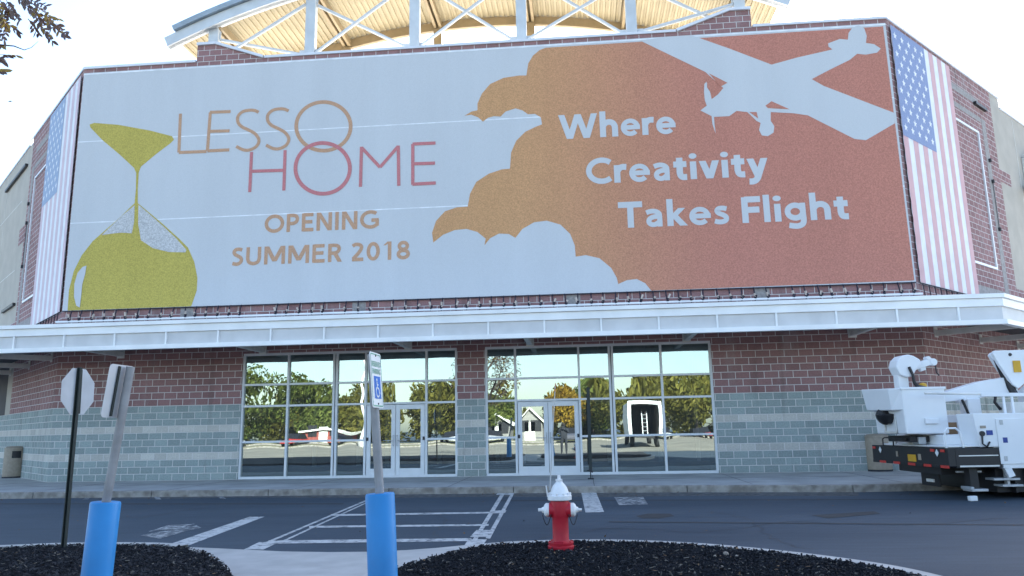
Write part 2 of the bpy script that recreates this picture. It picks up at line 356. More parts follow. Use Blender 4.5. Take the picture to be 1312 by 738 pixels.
# road markings traced on the asphalt
def mark(name, quads, m, z=GZ+.004):
    mb = MB()
    for i, q in enumerate(quads):
        P = [on(x, y, z+i*.0006) for x, y in q]; mb.face(P)
    return struct(mb.build(name, m))
def stripe(p, q, w0, w1):   # pixels, width in px along x at each end
    return [(p[0]-w0/2, p[1]), (q[0]-w1/2, q[1]), (q[0]+w1/2, q[1]), (p[0]+w0/2, p[1])]
def hline(p, q, t0, t1):
    return [(p[0], p[1]-t0/2), (q[0], q[1]-t1/2), (q[0], q[1]+t1/2), (p[0], p[1]+t0/2)]
mark('road_stripe', [[(212, 699), (320, 662), (339, 662), (241, 699)]], PAINT1)
mark('crosswalk_edge_line', [stripe((325, 704), (345, 694.5), 25, 26), stripe((340, 696), (470, 641), 6, 4), stripe((357, 696), (474, 642), 5, 3)], PAINT1)
mark('crosswalk_edge_line', [stripe((605, 701), (612, 691), 23, 24), stripe((608, 692), (647, 628), 6, 5), stripe((625, 690), (659, 628), 6, 4), stripe((614, 688), (622, 679), 24, 23), stripe((645, 634), (651, 627), 19, 17), stripe((637, 657), (639, 654), 20, 20)], PAINT1)
mark('crosswalk_bar', [hline((344, 694.5), (604, 691.3), 4.2, 3.6)], PAINT1)
mark('crosswalk_bar', [hline((396, 675), (626, 672.5), 2.4, 2.2)], PAINT1)
mark('crosswalk_bar', [hline((424, 660), (643, 656.5), 2.2, 2.0)], PAINT1)
mark('crosswalk_bar', [hline((500, 631.5), (650, 630), 1.6, 1.6)], PAINT1)
mark('road_stripe', [[(744, 627), (762, 626.5), (774, 656), (750, 656.5)]], PAINT1)
mark('faded_road_marking', [[(787, 637), (824, 636.5), (830, 646), (793, 647)]], PAINT2)
mark('faded_road_marking', [[(180, 686), (230, 676), (252, 673), (258, 676), (240, 680), (205, 690)], [(190, 681), (215, 673), (250, 671), (228, 677)]], PAINT2)
mark('faded_road_marking', [[(115, 633), (122, 632), (113, 640), (106, 640)], [(193, 632), (199, 632), (207, 640), (200, 640)], [(272, 632), (279, 632), (290, 639), (283, 639)]], PAINT2)
mark('road_stain', [[(815, 661), (830, 658), (858, 658), (864, 661), (845, 664), (822, 664)], [(1040, 660), (1120, 655), (1128, 658), (1060, 664)]], STAIN)
mark('road_patch_seam', [[(640, 641), (1250, 639.2), (1250, 640), (640, 641.8)], [(0, 645), (440, 645), (440, 646), (0, 646)], [(780, 668), (1312, 672), (1312, 673), (780, 669)]], STAIN, GZ+.003)

mark('gutter_stain', [[(px, 632.2+(0.0035*(650-px) if px < 650 else -.0045*(px-650))) for px in (100, 300, 500, 700, 900, 1100)]+[(px, 636.2+(0.0035*(650-px) if px < 650 else -.0045*(px-650))+(px % 300)/180) for px in (1100, 980, 900, 780, 700, 610, 500, 400, 300, 220, 100)]], mat('gutter_grit', (.11, .11, .11), .95, c2=(.035, .037, .04), scale=7), GZ+.002)
CRK = mat('crack_filler', (.022, .023, .026), .7)
def crack(pts, w):
    P = [on(x, y, GZ+.0032) for x, y in pts]; out = []
    for a, b in zip(P, P[1:]):
        n = 7
        for i in range(n): out.append(a+(b-a)*(i/n)+Vector((rnd.gauss(0, .05), rnd.gauss(0, .05), 0)))
    mb = MB()
    for a, b in zip(out, out[1:]):
        d = (b-a).normalized(); q = Vector((-d.y, d.x, 0))*w*rnd.uniform(.4, 1); mb.face([a-q, b-q, b+q, a+q])
    struct(mb.build('asphalt_crack', CRK))
crack([(0, 668), (90, 660), (175, 664), (250, 652), (380, 648)], .012); crack([(690, 690), (780, 676), (900, 682), (1010, 668), (1160, 674), (1312, 662)], .010)
crack([(905, 655), (960, 664), (985, 690), (1040, 706)], .008); crack([(520, 646), (575, 664), (560, 684), (590, 700)], .007)
# planting islands in the foreground: kerb strip, concrete ramp between, dark mulch
BZ = -.07
left_edge = [(-260, 712), (-120, 706), (0, 702.5), (60, 700), (130, 699), (190, 699.5), (228, 702)]
right_edge = [(474, 746), (492, 736), (520, 726), (560, 714), (598, 704.5), (645, 699), (700, 696.5), (760, 695.5), (830, 697), (900, 701), (960, 706.5), (1020, 713), (1080, 721), (1130, 729), (1180, 740), (1250, 760), (1330, 790)]
def smooth_poly(pts, k=6):
    out = []
    for i in range(len(pts)-1):
        p0, p1, p2, p3 = pts[max(i-1, 0)], pts[i], pts[i+1], pts[min(i+2, len(pts)-1)]
        for j in range(k):
            t = j/k
            out.append(tuple(.5*((2*b)+(-a+c)*t+(2*a-5*b+4*c-d)*t*t+(-a+3*b-3*c+d)*t**3) for a, b, c, d in zip(p0, p1, p2, p3)))
    return out+[pts[-1]]
LE = [on(x, y, BZ) for x, y in smooth_poly(left_edge)]
RE = [on(x, y, BZ) for x, y in smooth_poly(right_edge)]
LIN = [on(x, y, BZ) for x, y in [(262, 709), (283, 721), (300, 739)]]
def kerb_strip(name, line, w=.16):
    mb = MB(); n = len(line); L_ = []
    for i, p in enumerate(line):
        d = (line[min(i+1, n-1)]-line[max(i-1, 0)]).normalized(); nn = Vector((-d.y, d.x, 0)); L_.append((p, p+nn*w))
    for (a, b), (c, d) in zip(L_, L_[1:]):
        z = Vector((0, 0, -.2)); t = Vector((0, 0, .02))
        mb.poly([a+t, c+t, d+t, b+t, a+z, c+z, d+z, b+z], [(0, 1, 2, 3), (0, 4, 5, 1), (2, 6, 7, 3)])
    return struct(mb.build(name, RAMPM))
kerb_strip('island_kerb', LE); kerb_strip('island_kerb', RE)
L_poly = LE+LIN+[Vector((LIN[-1].x+.3, -21, BZ)), Vector((-20, -21, BZ)), Vector((-20, LE[0].y, BZ))]
R_poly = [Vector((RE[0].x-.3, -21, BZ)), Vector((RE[-1].x, -21, BZ))]+RE[::-1]
def inside(p, poly):
    c = False; j = len(poly)-1
    for i in range(len(poly)):
        a, b = poly[i], poly[j]
        if (a.y > p.y) != (b.y > p.y) and p.x < (b.x-a.x)*(p.y-a.y)/(b.y-a.y)+a.x: c = not c
        j = i
    return c
ramp_front = [on(x, y, GZ) for x, y in [(180, 699), (232, 702.5), (300, 705.5), (360, 708.5), (420, 709.5), (470, 709), (520, 707), (560, 704), (610, 699)]]
mb = MB(); mb.prism([(p.x, p.y, GZ-.03) for p in ramp_front]+[(3.2, -21, GZ-.03), (-3, -21, GZ-.03)], (0, 0, .05))
struct(mb.build('concrete_ramp', RAMPM))
mb = MB(); mb.prism([(p.x, p.y, GZ-.1) for p in L_poly], (0, 0, BZ-GZ+.1)); struct(mb.build('mulch_bed', MULCHM))
mb = MB(); mb.prism([(p.x, p.y, GZ-.1) for p in R_poly], (0, 0, BZ-GZ+.1)); struct(mb.build('mulch_bed', MULCHM))
def chips(n, poly, x0, x1, y0, y1, pale=0):
    mb = MB(); k = 0
    while k < n:
        p = Vector((rnd.uniform(x0, x1), rnd.uniform(y0, y1), BZ))
        if not inside(p, poly): continue
        k += 1
        p.z += rnd.uniform(.0, .035)
        a = Vector((rnd.gauss(0, 1), rnd.gauss(0, 1), rnd.gauss(0, .45))).normalized(); b = a.cross(Vector((rnd.gauss(0, .5), rnd.gauss(0, .5), 1))).normalized()
        l, w = rnd.uniform(.008, .032), rnd.uniform(.004, .012); up = a.cross(b)*.006
        q = [p+a*l+b*w*.5, p-a*l+b*w, p-a*l*.8-b*w, p+a*l-b*w*.8]
        mb.poly(q+[v-up for v in q], [(0, 1, 2, 3), (0, 4, 5, 1), (1, 5, 6, 2), (2, 6, 7, 3), (3, 7, 4, 0)], 1 if rnd.random() < .035 else 0)
    return mb
PALE = mat('pale_chip', (.22, .19, .16), .8)
o = chips(12000, L_poly, -6.5, .3, -16, -12.0).build('mulch_chips', [CHIPM, PALE]); tag(o, 'dark wood mulch covering the left planting island', 'mulch', kind='stuff')
o = chips(26000, R_poly, 1.6, 11, -16.4, -11.5).build('mulch_chips', [CHIPM, PALE]); tag(o, 'dark wood mulch covering the island around the red hydrant', 'mulch', kind='stuff')

LEAFB = mat('fallen_leaf', (.17, .10, .045), .85, c2=(.09, .055, .03), scale=30)
def litter_leaves(name, label, spots):
    mb = MB()
    for p in spots:
        a = Vector((rnd.gauss(0, 1), rnd.gauss(0, 1), rnd.gauss(0, .25))).normalized(); b = a.cross(Vector((rnd.gauss(0, .25), rnd.gauss(0, .25), 1))).normalized(); l = rnd.uniform(.015, .035)
        mb.face([p+a*l, p+b*l*.45, p-a*l, p-b*l*.45])
    tag(mb.build(name, LEAFB), label, 'leaves', kind='stuff')
sp = []
while len(sp) < 240:
    p = Vector((rnd.uniform(-6, 11), rnd.uniform(-16, -11.8), BZ+.04))
    if inside(p, L_poly) or inside(p, R_poly): sp.append(p)
for k in range(260): sp.append(Vector((rnd.uniform(-13, 13), -4.25-.25*abs(rnd.gauss(0, 1))-(.5 if 6 < sp[-1].x < 12 else 0), GZ+.008)))
for k in range(120): sp.append(Vector((rnd.uniform(-11, 12), rnd.uniform(-11.5, -5), GZ+.008)))
litter_leaves('fallen_leaves', 'scattered dry leaves on the mulch and along the kerb', sp)

# ------------------------------------------------------------------ the store building
B = thing('store_building', (0, 0, 0), 'red and gray block store building with wide canopy and glass entrance', 'building')
ZT = 13.60
def wall_quad(mb, W_, s0, s1, z0, z1, u0, sgn, mi=0, o=0):
    pts = [W_(s0, z0, o), W_(s1, z0, o), W_(s1, z1, o), W_(s0, z1, o)]
    uv = [(u0+sgn*s0, z0), (u0+sgn*s1, z0), (u0+sgn*s1, z1), (u0+sgn*s0, z1)]
    mb.face(pts, mi, uv)
def WF(s, z, o=0): return Vector((s, -o, z))
LX0, LX1, RX0, RX1, SZ = -6.68, -.01, .83, 7.49, 3.775
mb = MB()
for a, b, z0, z1 in ((XL, LX0, 0, SZ), (LX1, RX0, 0, SZ), (RX1, XR, 0, SZ), (XL, XR, SZ, ZT)): wall_quad(mb, WF, a, b, z0, z1, 0, 1)
# reveals of the openings
for x in (LX0, LX1, RX0, RX1):
    mb.face([(x, 0, 0), (x, .2, 0), (x, .2, SZ), (x, 0, SZ)], 0, [(0, 0), (.2, 0), (.2, SZ), (0, SZ)])
for a, b in ((LX0, LX1), (RX0, RX1)): mb.face([(a, 0, SZ), (b, 0, SZ), (b, .2, SZ), (a, .2, SZ)], 0, [(a, SZ), (b, SZ), (b, SZ+.2), (a, SZ+.2)])
mb.build('front_wall', BRICK, B)
# raised parapet humps
mb = MB(); cp = MB()
for sgn, c in ((1, 0), (-1, .63)):
    X = lambda x: x if sgn == 1 else c-x
    mb = MB()
    pts = [(-8.77, 13.60), (-8.77, 14.20), (-8.12, 14.20), (-6.45, 13.60)]
    P = [(X(x), 0.0, z) for x, z in pts]
    mb.face(P, 0, [(x, z) for x, _, z in P]); Q = [(x, .35, z) for x, _, z in P]; mb.face(Q[::-1], 0, [(x, z) for x, _, z in Q[::-1]])
    mb.face([P[0], Q[0], Q[1], P[1]], 0, [(0, 13.6), (.35, 13.6), (.35, 14.2), (0, 14.2)])
    for (a, b), (c_, d) in zip(pts[1:], pts[2:]): cp.bar((X(a), .15, b+.045), (X(c_), .15, d+.045), .45, .09)
    mb.build('raised_parapet', BRICK, B)
# coping along the top
def cap(mb, W_, s0, s1, z=13.60, t=.085): mb.prism([W_(s0, z, .04), W_(s1, z, .04), W_(s1, z, -.4), W_(s0, z, -.4)], (0, 0, t))
cap(cp, WF, XL-.02, -8.80); cap(cp, WF, -6.42, 7.05); cap(cp, WF, 9.43, XR+.02); cap(cp, WR, .03, 9.6); cap(cp, WLf, .03, 8.6)
cap(cp, WR, 9.6, 30, 13.2); cap(cp, WLf, 8.6, 30, 13.45)
islands(cp, 'coping', COPM, B)
# side walls at 45 degrees
mb = MB()
wall_quad(mb, WR, 0, 8.6, 0, ZT, XR, 1); wall_quad(mb, WR, 8.6, 14, 0, 4.6, XR, 1)
for z0, z1 in ((10.06, 10.57), (5.4, 6.0)): wall_quad(mb, WR, 8.6, 9.75, z0, z1, XR, 1, 0, .003)
mb.build('side_wall', BRICK, B); mb = MB()
wall_quad(mb, WLf, 0, 7.3, 2.235, 4.6, XL, -1); wall_quad(mb, WLf, 0, 16, 0, 2.235, XL, -1); wall_quad(mb, WLf, 0, 8.1, 4.6, ZT, XL, -1)
for z0, z1 in ((9.2, 9.9), (5.3, 5.9)): wall_quad(mb, WLf, 8.1, 9.2, z0, z1, XL, -1, 0, .003)
mb.build('side_wall', BRICK, B)
mb = MB()
mb.face([WR(8.6, 4.6), WR(30, 4.6), WR(30, 13.2), WR(8.6, 13.2)])
mb.face([WR(8.6, 13.2), WR(9.6, 13.2), WR(9.6, ZT), WR(8.6, ZT)])
mb.build('beige_wall_panel', STUCCO, B); mb = MB()
mb.face([WLf(8.1, 4.6), WLf(30, 4.6), WLf(30, 13.45), WLf(8.1, 13.45)])
mb.face([WLf(7.3, 2.235), WLf(8.3, 2.235), WLf(8.3, 4.6), WLf(7.3, 4.6)])
mb.build('beige_wall_panel', STUCCO, B); mb = MB(); mb.face([WR(14, 0), WR(30, 0), WR(30, 4.6), WR(14, 4.6)])
mb.build('beige_wall_panel', STUCCO, B)
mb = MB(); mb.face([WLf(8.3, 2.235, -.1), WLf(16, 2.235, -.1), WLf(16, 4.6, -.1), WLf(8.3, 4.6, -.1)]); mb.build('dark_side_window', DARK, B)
mb = MB()
for z in (8.2, 11.2): mb.prism([WLf(9.4, z, .004), WLf(30, z, .004), WLf(30, z+.03, .004), WLf(9.4, z+.03, .004)], nL*.003)
for s in (13.5, 19): mb.prism([WLf(s, 4.6, .004), WLf(s+.03, 4.6, .004), WLf(s+.03, 13.3, .004), WLf(s, 13.3, .004)], nL*.003)
for s in (10.9, 12.6, 16, 20): mb.prism([WR(s, 4.6, .004), WR(s+.03, 4.6, .004), WR(s+.03, 13.1, .004), WR(s, 13.1, .004)], nR*.003)
islands(mb, 'panel_joint', STEELG, B)
# beige block bands round the blank bays on the side walls
mb = MB()
def band(W_, n, s0, s1, z0, z1): mb.prism([W_(s0, z0, .0), W_(s1, z0, .0), W_(s1, z1, .0), W_(s0, z1, .0)], n*.006)
for W_, n in ((WR, nR), (WLf, nL)):
    band(W_, n, 4.6, 7.25, 12.70, 12.95); band(W_, n, 4.6, 7.30, 12.05, 12.25); band(W_, n, 7.35, 7.75, 4.7, 12.25); band(W_, n, 4.2, 7.35, 5.30, 5.75)
islands(mb, 'beige_block_band', BEIGEBLK, B)
mb = MB()
for W_, n in ((WR, nR), (WLf, nL)):
    for s0, s1, z0, z1 in ((4.0, 6.80, 11.50, 11.58), (6.72, 6.80, 6.55, 11.50), (4.0, 6.80, 6.47, 6.55)): mb.prism([W_(s0, z0, 0), W_(s1, z0, 0), W_(s1, z1, 0), W_(s0, z1, 0)], n*.05)
islands(mb, 'white_frame_trim', ALUM, B)
mb = MB()
for W_, n in ((WR, nR), (WLf, nL)):
    for z0, z1 in ((8.0, 9.8),): mb.tube([W_(7.58, z0, .03), W_(7.58, z1, .03)], .012, 6)
    for z in (8.0, 9.8, 10.6): mb.prism([W_(7.53, z, 0), W_(7.63, z, 0), W_(7.63, z+.12, 0), W_(7.53, z+.12, 0)], n*.08)
islands(mb, 'conduit', DARK, B)
def wall_light(W_, n, s0, s1, z):
    m_ = MB(); m_.prism([W_(s0, z, .01), W_(s1, z, .01), W_(s1, z+.11, .01), W_(s0, z+.11, .01)], n*.10); m_.build('wall_light', BLACK, B)
wall_light(WR, nR, 6.75, 7.85, 12.62); wall_light(WLf, nL, 8.8, 13.5, 12.6); wall_light(WLf, nL, 8.4, 11.0, 6.6)
# cabinet on the far right wall
m_ = MB(); m_.prism([WR(11.4, 9.0, .01), WR(14, 9.0, .01), WR(14, 11.6, .01), WR(11.4, 11.6, .01)], nR*.12); m_.prism([WR(10.9, 10.15, .135), WR(14, 10.15, .135), WR(14, 10.4, .135), WR(10.9, 10.4, .135)], nR*.5, 1); m_.prism([WR(11.3, 11.6, .14), WR(14, 11.6, .14), WR(14, 11.72, .14), WR(11.3, 11.72, .14)], nR*.2, 1)
m_.build('wall_louvre', [STEELG, COPM], B)
# roof deck and rear mass
Q = [PL+Vector((0, .3, 0)), PR+Vector((0, .3, 0)), PR+dR*26, PR+dR*26+Vector((0, 25, 0)), PL+dL*26+Vector((0, 25, 0)), PL+dL*26]
mb = MB(); mb.prism([(p.x, p.y, 12.75) for p in Q], (0, 0, .15)); mb.build('roof', ROOFM, B)
mb = MB(); b0 = [Vector((p.x, p.y, 0)) for p in Q[2:]]
for a, b in zip(b0, b0[1:]): mb.face([a, b, b+Vector((0, 0, 13)), a+Vector((0, 0, 13))])
mb.face([(XL, .36, 12.9), (XR, .36, 12.9), (XR, .36, ZT), (XL, .36, ZT)])
mb.build('rear_wall', STUCCO, B)
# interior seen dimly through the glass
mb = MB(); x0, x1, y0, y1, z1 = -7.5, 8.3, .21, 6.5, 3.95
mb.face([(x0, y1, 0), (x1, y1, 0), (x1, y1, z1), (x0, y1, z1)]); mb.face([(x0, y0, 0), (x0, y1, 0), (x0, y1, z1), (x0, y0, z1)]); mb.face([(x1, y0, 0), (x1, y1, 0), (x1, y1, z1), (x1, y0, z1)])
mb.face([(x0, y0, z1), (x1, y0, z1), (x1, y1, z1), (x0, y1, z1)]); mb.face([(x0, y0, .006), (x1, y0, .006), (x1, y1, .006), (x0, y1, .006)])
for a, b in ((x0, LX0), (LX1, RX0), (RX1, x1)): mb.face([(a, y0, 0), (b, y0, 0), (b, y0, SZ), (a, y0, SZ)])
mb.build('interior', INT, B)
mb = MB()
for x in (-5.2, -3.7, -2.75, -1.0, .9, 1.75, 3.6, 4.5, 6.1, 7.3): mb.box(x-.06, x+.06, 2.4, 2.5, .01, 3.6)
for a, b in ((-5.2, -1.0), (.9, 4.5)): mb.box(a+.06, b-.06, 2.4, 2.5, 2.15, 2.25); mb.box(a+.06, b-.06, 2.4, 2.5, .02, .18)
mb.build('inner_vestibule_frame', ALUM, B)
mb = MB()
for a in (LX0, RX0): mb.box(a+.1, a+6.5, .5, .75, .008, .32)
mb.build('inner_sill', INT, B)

# ---- storefront glazing
RZ = [.05, 1.095, 2.165, 2.815, 3.735]
def bow_pane(mb, x0, x1, z0, z1, y, amp):
    n = 6; b = len(mb.v)
    for j in range(n+1):
        for i in range(n+1):
            u, v = 2*i/n-1, 2*j/n-1
            mb.v.append(Vector((x0+(x1-x0)*i/n, y+amp*(1-u*u)*(1-v*v), z0+(z1-z0)*j/n)))
    for j in range(n):
        for i in range(n):
            a = b+j*(n+1)+i; mb.f.append([a, a+1, a+n+2, a+n+1]); mb.mi.append(0); mb.uv.append(None)
def storefront(cols, door):
    """cols: mullion centres; door: index of the bay with the double door"""
    F = MB(); w = .065; y0, y1 = .03, .15; h = w/2
    xa, xb = cols[0], cols[-1]
    F.box(xa-.02, xb+.02, y0-.004, y1, SZ-.07, SZ); F.box(xa-.02, xb+.02, y0-.012, y1, .003, .075)
    for i, x in enumerate(cols):
        F.box(x-h, x+h, y0, y1, .075, SZ-.07)
    for i, (a, b) in enumerate(zip(cols, cols[1:])):
        for k, z in enumerate(RZ[1:4]):
            if b-a < .2: continue
            if i == door and k == 0: continue
            F.box(a+h, b-h, y0+.006, y1-.006, z-.03, z+.03)
    fr = F.build('storefront_frame', ALUM, B)
    for i, (a, b) in enumerate(zip(cols, cols[1:])):
        if b-a < .2:
            MB().box(a+h, b-h, .09, .1, .075, SZ-.07).build('mullion_gap', DARK, fr); continue
        zs = [.075]+RZ[1:4]+[SZ-.07]
        if i == door: zs = zs[2:]
        for z0, z1 in zip(zs, zs[1:]):
            p = MB(); bow_pane(p, a+h-.01, b-h+.01, z0, z1, .10, rnd.uniform(.0005, .0016)); p.build('pane', GLASS, fr, smooth=True)
    a, b = cols[door]+h, cols[door+1]-h; mid = (a+b)/2
    for s in (0, 1):
        x0, x1 = (a+.015, mid-.006) if s == 0 else (mid+.006, b-.015)
        D = MB(); D.box(x0, x0+.125, .05, .10, .012, 2.12); D.box(x1-.125, x1, .05, .10, .012, 2.12)
        D.box(x0+.125, x1-.125, .05, .10, .012, .26); D.box(x0+.125, x1-.125, .05, .10, 1.98, 2.12)
        d = D.build('door', ALUM, B, bevel=.006)
        p = MB(); bow_pane(p, x0+.12, x1-.12, .255, 1.985, .078, .0003); p.build('pane', GLASS, d, smooth=True)
        hx = x1-.05 if s == 0 else x0+.05
        h_ = MB(); sg = -1 if s == 0 else 1
        h_.tube([(hx, .05, .92), (hx, -.02, .92), (hx, -.02, 1.22), (hx, .05, 1.22)], .013, 8); h_.tube([(hx, -.02, 1.07), (hx+sg*.3, -.02, 1.07)], .011, 8)
        h_.build('pull_handle', SILV, d, smooth='auto')
        k_ = MB(); kx = x0+.03 if s == 0 else x1-.03; k_.box(kx-.03, kx+.03, .035, .05, 1.07, 1.17); k_.build('lock_plate', DARK, d)
storefront([-6.647, -5.23, -3.80, -3.705, -2.81, -.95, -.043], 4)
storefront([.863, 1.735, 3.62, 4.525, 4.615, 6.03, 7.457], 1)

# ---- canopy
CD = 2.4
def off_line(d, sR=16, sL=16):
    tR, tL = math.tan(AR/2), math.tan((math.pi-AL)/2)
    return [WLf(sL, 0, d), Vector((XL-d*tL, -d, 0)), Vector((XR+d*tR, -d, 0)), WR(sR, 0, d)]
def sheet_band(mb, d0, d1, z0, z1, mi=0):
    A, C_ = off_line(d0), off_line(d1)
    for i in range(3):
        a, b, c, d = A[i], A[i+1], C_[i+1], C_[i]
        v = lambda p, z: Vector((p.x, p.y, z))
        mb.poly([v(a, z0), v(b, z0), v(c, z0), v(d, z0), v(a, z1), v(b, z1), v(c, z1), v(d, z1)], [(0, 1, 2, 3), (7, 6, 5, 4), (0, 4, 5, 1), (3, 2, 6, 7)], mi)
mb = MB(); sheet_band(mb, CD-.12, CD+.05, 3.725, 3.845); sheet_band(mb, CD-.12, CD, 4.195, 4.40); sheet_band(mb, CD-.2, CD+.06, 4.405, 4.51)
fas = mb.build('canopy_fascia', FASCIA, B)
divs = [-12.38+1.513*i for i in range(18)]
mb = MB()
for x in divs: mb.box(x-.022, x+.022, -CD-.004, -CD+.06, 3.85, 4.19)
for W_, n in ((WR, nR), (WLf, nL)):
    for k in range(9):
        s = 1.9+1.513*k; mb.prism([W_(s-.035, 3.85, CD+.004), W_(s+.035, 3.85, CD+.004), W_(s+.035, 4.19, CD+.004), W_(s-.035, 4.19, CD+.004)], n*-.06)
islands(mb, 'fascia_bar', FASCIA, B)
mb = MB(); sheet_band(mb, CD-.06, CD-.05, 3.847, 4.193); mb.build('fascia_panel', PERF, B)
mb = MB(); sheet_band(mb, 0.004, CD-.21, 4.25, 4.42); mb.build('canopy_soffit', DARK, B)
mb = MB(); sheet_band(mb, 0.004, CD-.205, 4.43, 4.45); mb.build('canopy_roof', COPM, B)
mb = MB()
for x in (-10.65, -6.05, -1.5, 2.2, 6.8, 11.5): mb = MB(); mb.box(x-.07, x+.07, -CD+.13, 0, 3.79, 3.95); mb.box(x-.12, x+.12, -.02, 0.001, 3.74, 4.05); mb.build('canopy_outrigger', STEELG, B)
for W_, n in ((WR, nR), (WLf, nL)):
    for s in (.9, 4.4, 7.9, 11.4):
        mb = MB(); a, b = W_(s, 3.87, 0), W_(s, 3.87, CD-.13); mb.bar(a, b, .14, .16)
        mb.bar(W_(s, 3.9, 0), W_(s, 3.9, .02), .24, .3); mb.build('canopy_outrigger', STEELG, B)
# low parapet rail and tie pipe above the canopy
# ---- vaulted roof on the top
VC, VZ, VR = .34, -7.66, 24.33
def arc(x, r=VR): return VZ+math.sqrt(max(r*r-(x-VC)**2, 0))
def arc_beam(mb, r0, r1, y0, y1, xa, xb, n=48, mi=0):
    ang = lambda x: math.asin((x-VC)/r0)
    a0, a1 = ang(xa), ang(xb); P = []
    for i in range(n+1):
        t = a0+(a1-a0)*i/n
        P.append([(VC+r*math.sin(t), y, VZ+r*math.cos(t)) for r, y in ((r0, y0), (r1, y0), (r1, y1), (r0, y1))])
    v = [q for p in P for q in p]; f = []
    for i in range(n):
        for k in range(4): f.append((4*i+k, 4*i+(k+1) % 4, 4*i+4+(k+1) % 4, 4*i+4+k))
    f += [(0, 1, 2, 3), (4*n+3, 4*n+2, 4*n+1, 4*n)]
    mb.poly(v, f, mi)
mb = MB(); arc_beam(mb, VR, VR+.40, .26, .40, -9.97, 10.65); arc_beam(mb, VR, VR+.05, .2, .5, -9.97, 10.65); mb.build('vault_edge_beam', VAULTW, B, smooth='auto')
mb = MB(); arc_beam(mb, VR+.415, VR+.60, .14, 4.7, -9.75, 10.43); mb.build('vault_roof_edge', FLASH, B, smooth='auto')
mb = MB(); a0, a1 = math.asin((-9.72-VC)/VR), math.asin((10.40-VC)/VR); n = 104; prof = []
for i in range(n):
    for fr, dr in ((0, 0), (.36, 0), (.48, .05), (.86, .05), (.98, 0)):
        t = a0+(a1-a0)*(i+fr)/n; r = VR+.33+dr; prof.append((VC+r*math.sin(t), VZ+r*math.cos(t)))
v = [(x, y, z) for x, z in prof for y in (.3, 4.55)]
mb.poly(v, [(2*i, 2*i+1, 2*i+3, 2*i+2) for i in range(len(prof)-1)])
mb.build('vault_deck', TAN, B)
mb = MB(); arc_beam(mb, VR-.03, VR+.31, 4.15, 4.3, -9.7, 10.4); 
posts = [-8.47, -5.06, -1.465, 2.12, 5.72, 9.18]
mb.build('vault_rear_beam', TANB, B, smooth='auto')
for x in posts:
    mb = MB()
    for dx in (-.1, .1): mb.box(x+dx-.05+.1, x+dx+.05+.1, .42, 4.14, arc(x)+.06, arc(x)+.31)
    mb.build('vault_rafter', TANB, B)
mb = MB()
for x in posts[1:5]: mb.box(x+.1-.16, x+.1+.16, 4.1, 4.35, 12.9, arc(x)+.03)
islands(mb, 'vault_rear_column', TANB, B)
for x in posts:
    m_ = MB(); zt = arc(x)+.02; m_.box(x-.17, x+.17, .42, .66, 12.9, zt); m_.box(x-.24, x+.24, .40, .68, 13.56, 13.80)
    m_.box(x-.22, x+.22, .53, .55, zt-.35, zt-.05); m_.build('vault_post', VAULTW, B, bevel=.01)
mb = MB()
for a, b in zip(posts, posts[1:]):
    za, zb = arc(a)-.3, arc(b)-.3
    low = 13.95
    mb.tube([(a+.2, .5, low), (b-.2, .5, zb)], .06, 8); mb.tube([(a+.2, .63, za), (b-.2, .63, low)], .06, 8)
    for x, z in ((a+.22, low), (b-.22, low)): mb.box(x-.16, x+.16, .54, .56, z-.15, z+.15)
islands(mb, 'vault_brace', VAULTW, B, 'auto')

# ------------------------------------------------------------------ banner and flags
BLUEP = print_mat('banner_pale_print', (.535, .555, .575), spk=.07, grain=40)
ORANGE = print_mat('banner_orange_print', (.54, .295, .14), (.48, .20, .148), .5, 8.5, spk=.26, grain=26)
OLIVE = print_mat('banner_olive_print', (.47, .385, .09), spk=.30, grain=26)
GRYP = print_mat('banner_gray_print', (.5, .5, .5), spk=.42, grain=26)
LESSOM = print_mat('banner_orange_ink', (.50, .30, .19), spk=.22)
HOMEM = print_mat('banner_red_ink', (.52, .19, .20), spk=.22)
SEAM = mat('banner_seam', (.72, .74, .77), .7)
BN = thing('wall_banner', (.35, -.06, 5.297), 'huge pale and orange printed banner above the entrance canopy', 'banner')
BX0, BX1, BZ0, BZ1 = -12.69, 13.40, 5.297, 13.43
mb = MB(); mb.box(BX0, BX1, -.07, -.055, BZ0, BZ1); mb.build('banner_fabric', BLUEP, BN)
def art(name, polys, y, m, th=.006):
    mb = MB()
    for P in polys:
        mb = MB(); q = [at(x, yy, y) for x, yy in P]; q = [Vector((min(max(p.x, BX0+.01), BX1-.01), y, min(max(p.z, BZ0+.01), BZ1-.01))) for p in q]
        mb.prism(q, (0, th, 0)); mb.build(name, m, BN)
def zs(pts, ox, oy, k): return [(ox+x/k, oy+y/k) for x, y in pts]
cloud = zs([(338, 62), (322, 68), (305, 82), (293, 102), (288, 133), (270, 133), (230, 139), (195, 155), (174, 180), (163, 205), (163, 222), (148, 225), (130, 236), (147, 233), (165, 240), (177, 251), (190, 241), (205, 237), (222, 238), (235, 225), (260, 217), (278, 222), (292, 232), (310, 231), (325, 240), (328, 258), (312, 264), (285, 277), (262, 300), (249, 330), (246, 371), (225, 373), (192, 384), (160, 405), (144, 435), (138, 468), (110, 470), (80, 480), (57, 505), (47, 535), (50, 560), (75, 540), (105, 528), (135, 525), (163, 533), (184, 550), (181, 567), (195, 549), (218, 537), (243, 538), (260, 548), (278, 525), (308, 508), (340, 504), (375, 514), (400, 538), (412, 568), (414, 596), (440, 592), (475, 600), (505, 625), (519, 650), (523, 666), (545, 656), (570, 653), (592, 664), (607, 684)], 530, 30, 1.9946)
cloud += [(1168, 359.5), (1171.5, 359), (1131.5, 33.5), (1128, 34)]
art('cloud_print', [cloud], -.074, ORANGE)
